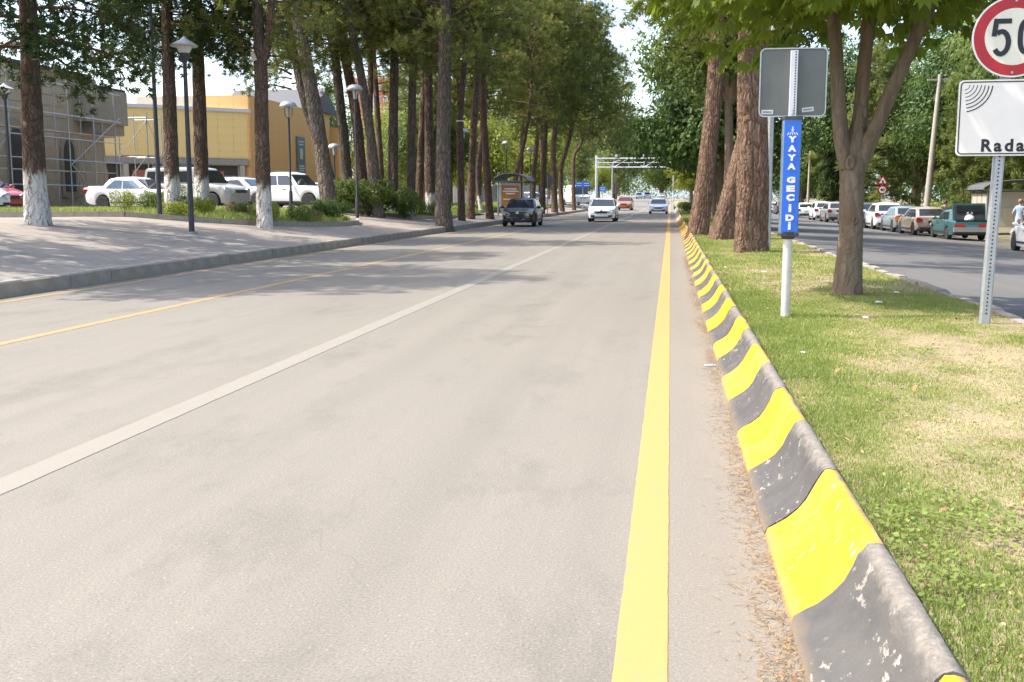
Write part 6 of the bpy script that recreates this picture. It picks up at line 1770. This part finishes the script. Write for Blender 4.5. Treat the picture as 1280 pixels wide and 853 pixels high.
for z_ in (.5, 1.08):
    q = MB(); q.tube([(0, 0, z_), (0, 19.5, z_)], .025, 6); q.build('rail', 'iron_dark', rl)

# ------------------------------------------------------------------ people (skinned from a posed skeleton)
def person(loc, rz, label, shirt, trouser, hair, height=1.74, arms=((.1, .1), (.1, .1)), lean=0.0, sleeve=.5):
    s = height / 1.74
    root = thing('person', label, 'person', loc, R(rz), 'people by the parked cars')
    J = {}
    def j(n, x, y, z, r): J[n] = (Vector((x * s, y * s + lean * max(0, z - .9) * s, z * s)), r * s)
    j('pel', 0, 0, .95, .15); j('bel', 0, .01, 1.1, .14); j('che', 0, 0, 1.3, .155); j('sho', 0, -.01, 1.44, .09); j('nec', 0, 0, 1.51, .055); j('hd0', 0, .015, 1.58, .075); j('hd1', 0, .02, 1.66, .092); j('hd2', 0, .0, 1.72, .07); j('nos', 0, .105, 1.635, .014)
    E_ = [('pel', 'bel'), ('bel', 'che'), ('che', 'sho'), ('sho', 'nec'), ('nec', 'hd0'), ('hd0', 'hd1'), ('hd1', 'hd2'), ('hd1', 'nos')]
    for n, sg, (out, fw_) in (('l', -1, arms[0]), ('r', 1, arms[1])):
        j('cl' + n, sg * .15, -.01, 1.42, .068)
        j('el' + n, sg * (.21 + out * .4), -.02 + fw_ * .1, 1.14, .045)
        j('wr' + n, sg * (.21 + out * .3), .04 + fw_ * .6, .91 + fw_ * .35, .033)
        j('pa' + n, sg * (.205 + out * .25), .07 + fw_ * .72, .84 + fw_ * .4, .036)
        for k in range(4):
            j('f%d%s' % (k, n), sg * (.20 + out * .22), .035 + k * .024 + fw_ * .78, .745 - .012 * abs(k - 1.5) + fw_ * .44, .011)
        j('th' + n, sg * (.17 + out * .22), .12 + fw_ * .74, .8 + fw_ * .42, .012)
        j('hp' + n, sg * .1, 0, .9, .095); j('kn' + n, sg * .115, .015 + .03 * sg, .5, .062); j('an' + n, sg * .12, -.03 + .03 * sg, .085, .045); j('to' + n, sg * .135, .13 + .03 * sg, .035, .038)
        E_ += [('che', 'cl' + n), ('cl' + n, 'el' + n), ('el' + n, 'wr' + n), ('wr' + n, 'pa' + n), ('pa' + n, 'th' + n), ('pel', 'hp' + n), ('hp' + n, 'kn' + n), ('kn' + n, 'an' + n), ('an' + n, 'to' + n)]
        E_ += [('pa' + n, 'f%d%s' % (k, n)) for k in range(4)]
    names = list(J); me = bpy.data.meshes.new('body')
    me.from_pydata([J[n][0] for n in names], [(names.index(a), names.index(c)) for a, c in E_], [])
    tmp = bpy.data.objects.new('body', me); COL.objects.link(tmp)
    md = tmp.modifiers.new('s', 'SKIN'); md.use_smooth_shade = True
    sk = me.skin_vertices[0].data
    for k, n in enumerate(names): sk[k].radius = (J[n][1], J[n][1] * (.72 if n in ('pel', 'bel', 'che') else 1)); sk[k].use_root = (n == 'pel')
    tmp.modifiers.new('d', 'SUBSURF').levels = 1
    dg = bpy.context.evaluated_depsgraph_get()
    m2 = bpy.data.meshes.new_from_object(tmp.evaluated_get(dg)); bpy.data.objects.remove(tmp)
    m2.materials.clear()
    for k in ('skin', shirt, trouser, 'plastic_black'): m2.materials.append(MATS[k])
    for p_ in m2.polygons:
        c = p_.center / s; x = abs(c.x)
        if c.z < .1: i = 3
        elif c.z < .96 and x < .17 + (.03 if c.z < .7 else 0): i = 2
        elif c.z > 1.475 + .02: i = 0
        elif x > .17 and c.z < 1.42 - .3 * sleeve * 1.2: i = 0
        else: i = 1
        p_.material_index = i; p_.use_smooth = True
    link('body', m2, root)
    if hair:
        q = MB()
        q.lathe([(.098 * s, 1.64 * s), (.106 * s, 1.69 * s), (.09 * s, 1.745 * s), (.05 * s, 1.78 * s), (.001, 1.79 * s)], 14, (0, -.005 * s + lean * .75 * s, 0)); q.build('hair', hair, root, 60)
    for sg in (-1, 1):
        q = MB(); q.lathe([(.001, -.01), (.012, 0), (.001, .008)], 8, (sg * .034 * s, .098 * s + lean * .74 * s, 1.665 * s), 'y'); q.build('eye', 'hair_dark', root)
        q = MB(); q.lathe([(.001, -.01), (.03, 0), (.001, .012)], 8, (sg * .093 * s, .01 * s + lean * .74 * s, 1.645 * s), 'x'); q.build('ear', 'skin', root)
    q = MB(); q.box((0, .103 * s + lean * .7 * s, 1.595 * s), (.045 * s, .012, .01)); q.build('mouth', 'cloth_pink', root)
    return root
person((15.92, 51.2, -.4), -20, 'man in a light blue shirt with his back to us by the teal boot', 'cloth_blue', 'cloth_trouser', 'hair_thin', 1.76, ((.2, .1), (.25, .2)), .02)
person((16.3, 52.0, -.39), 95, 'person in a pink red top beside the man in blue', 'cloth_pink', 'cloth_navy', 'hair_dark', 1.66, ((.15, .3), (.1, .1)))
person((14.95, 52.2, -.53), 60, 'person in pale clothes partly hidden behind the open boot lid', 'cloth_pale', 'cloth_pale', 'hair_dark', 1.62)
person((14.35, 58.2, -.5), -60, 'person in a dark top standing behind the tan hatchback', 'cloth_dark', 'cloth_navy', 'hair_dark', 1.78, ((.3, .2), (.2, .1)), .03)
person((-10.0, 190, .75), 170, 'tiny dark dressed person at the far pavement edge', 'cloth_dark', 'cloth_navy', 'hair_dark', 1.75)

# ------------------------------------------------------------------ litter
def crumple(name, label, loc, sz, mat, seed, flat=.35):
    rr = random.Random(seed); q = MB(); n = 9
    vs = [(0, 0, sz * flat)]
    for ring_, (k, hz) in enumerate(((.55, .8), (1.0, .1))):
        for i in range(n):
            a = 2 * math.pi * i / n; d = sz * k * rr.uniform(.6, 1.2)
            vs.append((d * math.cos(a), d * .7 * math.sin(a), max(.001, sz * flat * hz * rr.uniform(.3, 1.3))))
    fs = [(0, 1 + i, 1 + (i + 1) % n) for i in range(n)] + [(1 + i, 1 + n + i, 1 + n + (i + 1) % n, 1 + (i + 1) % n) for i in range(n)]
    q.add(vs, fs); o = q.build(name, mat, None, None, loc); o.rotation_euler = (0, 0, rr.random() * 6)
    return tag(o, label, 'litter', 'scraps of litter')
for k, (x, y, s_, m_, lb) in enumerate((
    (2.42, 12.55, .07, 'litter_white', 'white crumpled paper on the grass just right of the chestnut foot'),
    (1.98, 10.9, .05, 'litter_white', 'flat pale scrap on the grass between the two sign posts'),
    (1.05, 8.3, .045, 'litter_white', 'pale scrap on the grass near the blue pole sign foot'),
    (1.83, 5.3, .04, 'litter_white', 'whitish scrap lying on the grass in the near corner'),
    (1.55, 17.6, .06, 'litter_blue', 'pale blue scrap on the grass beyond the blue pole sign'),
    (.98, 18.6, .05, 'litter_white', 'white scrap on the grass behind the striped kerb'),
    (2.9, 13.9, .05, 'litter_white', 'small white scrap in the chestnut shadow'))):
    crumple('paper_scrap', lb, (x, y, .228), s_, m_, k, .2)
crumple('plastic_wrapper', 'light blue plastic wrapper on the asphalt at the foot of the striped kerb', (.36, 8.95, .006), .055, 'litter_blue', 30, .15)
lm = MB(); lm.add([(0, 0, .004), (.018, .014, .014), (.05, .012, .02), (.075, 0, .012), (.05, -.014, .018), (.02, -.016, .01)], [(0, 1, 2), (0, 2, 3), (0, 3, 4), (0, 4, 5)])
lm = lm.mesh('dry_leaf', 'leaf_dry'); rr = random.Random(6)
for k in range(34):
    x, y = rr.uniform(.85, 3.3), 3.2 + rr.random() ** 1.5 * 10
    o = link('dry_leaf', lm, None, (x, y, .235 + rr.uniform(0, .01))); o.rotation_euler = (rr.uniform(-.4, .4), rr.uniform(-.4, .4), rr.uniform(0, 6.28)); s_ = rr.uniform(.6, 1.15); o.scale = (s_,) * 3
    tag(o, 'small curled brown dry leaf lying on the median grass', 'leaf', 'dry leaves on the median grass')
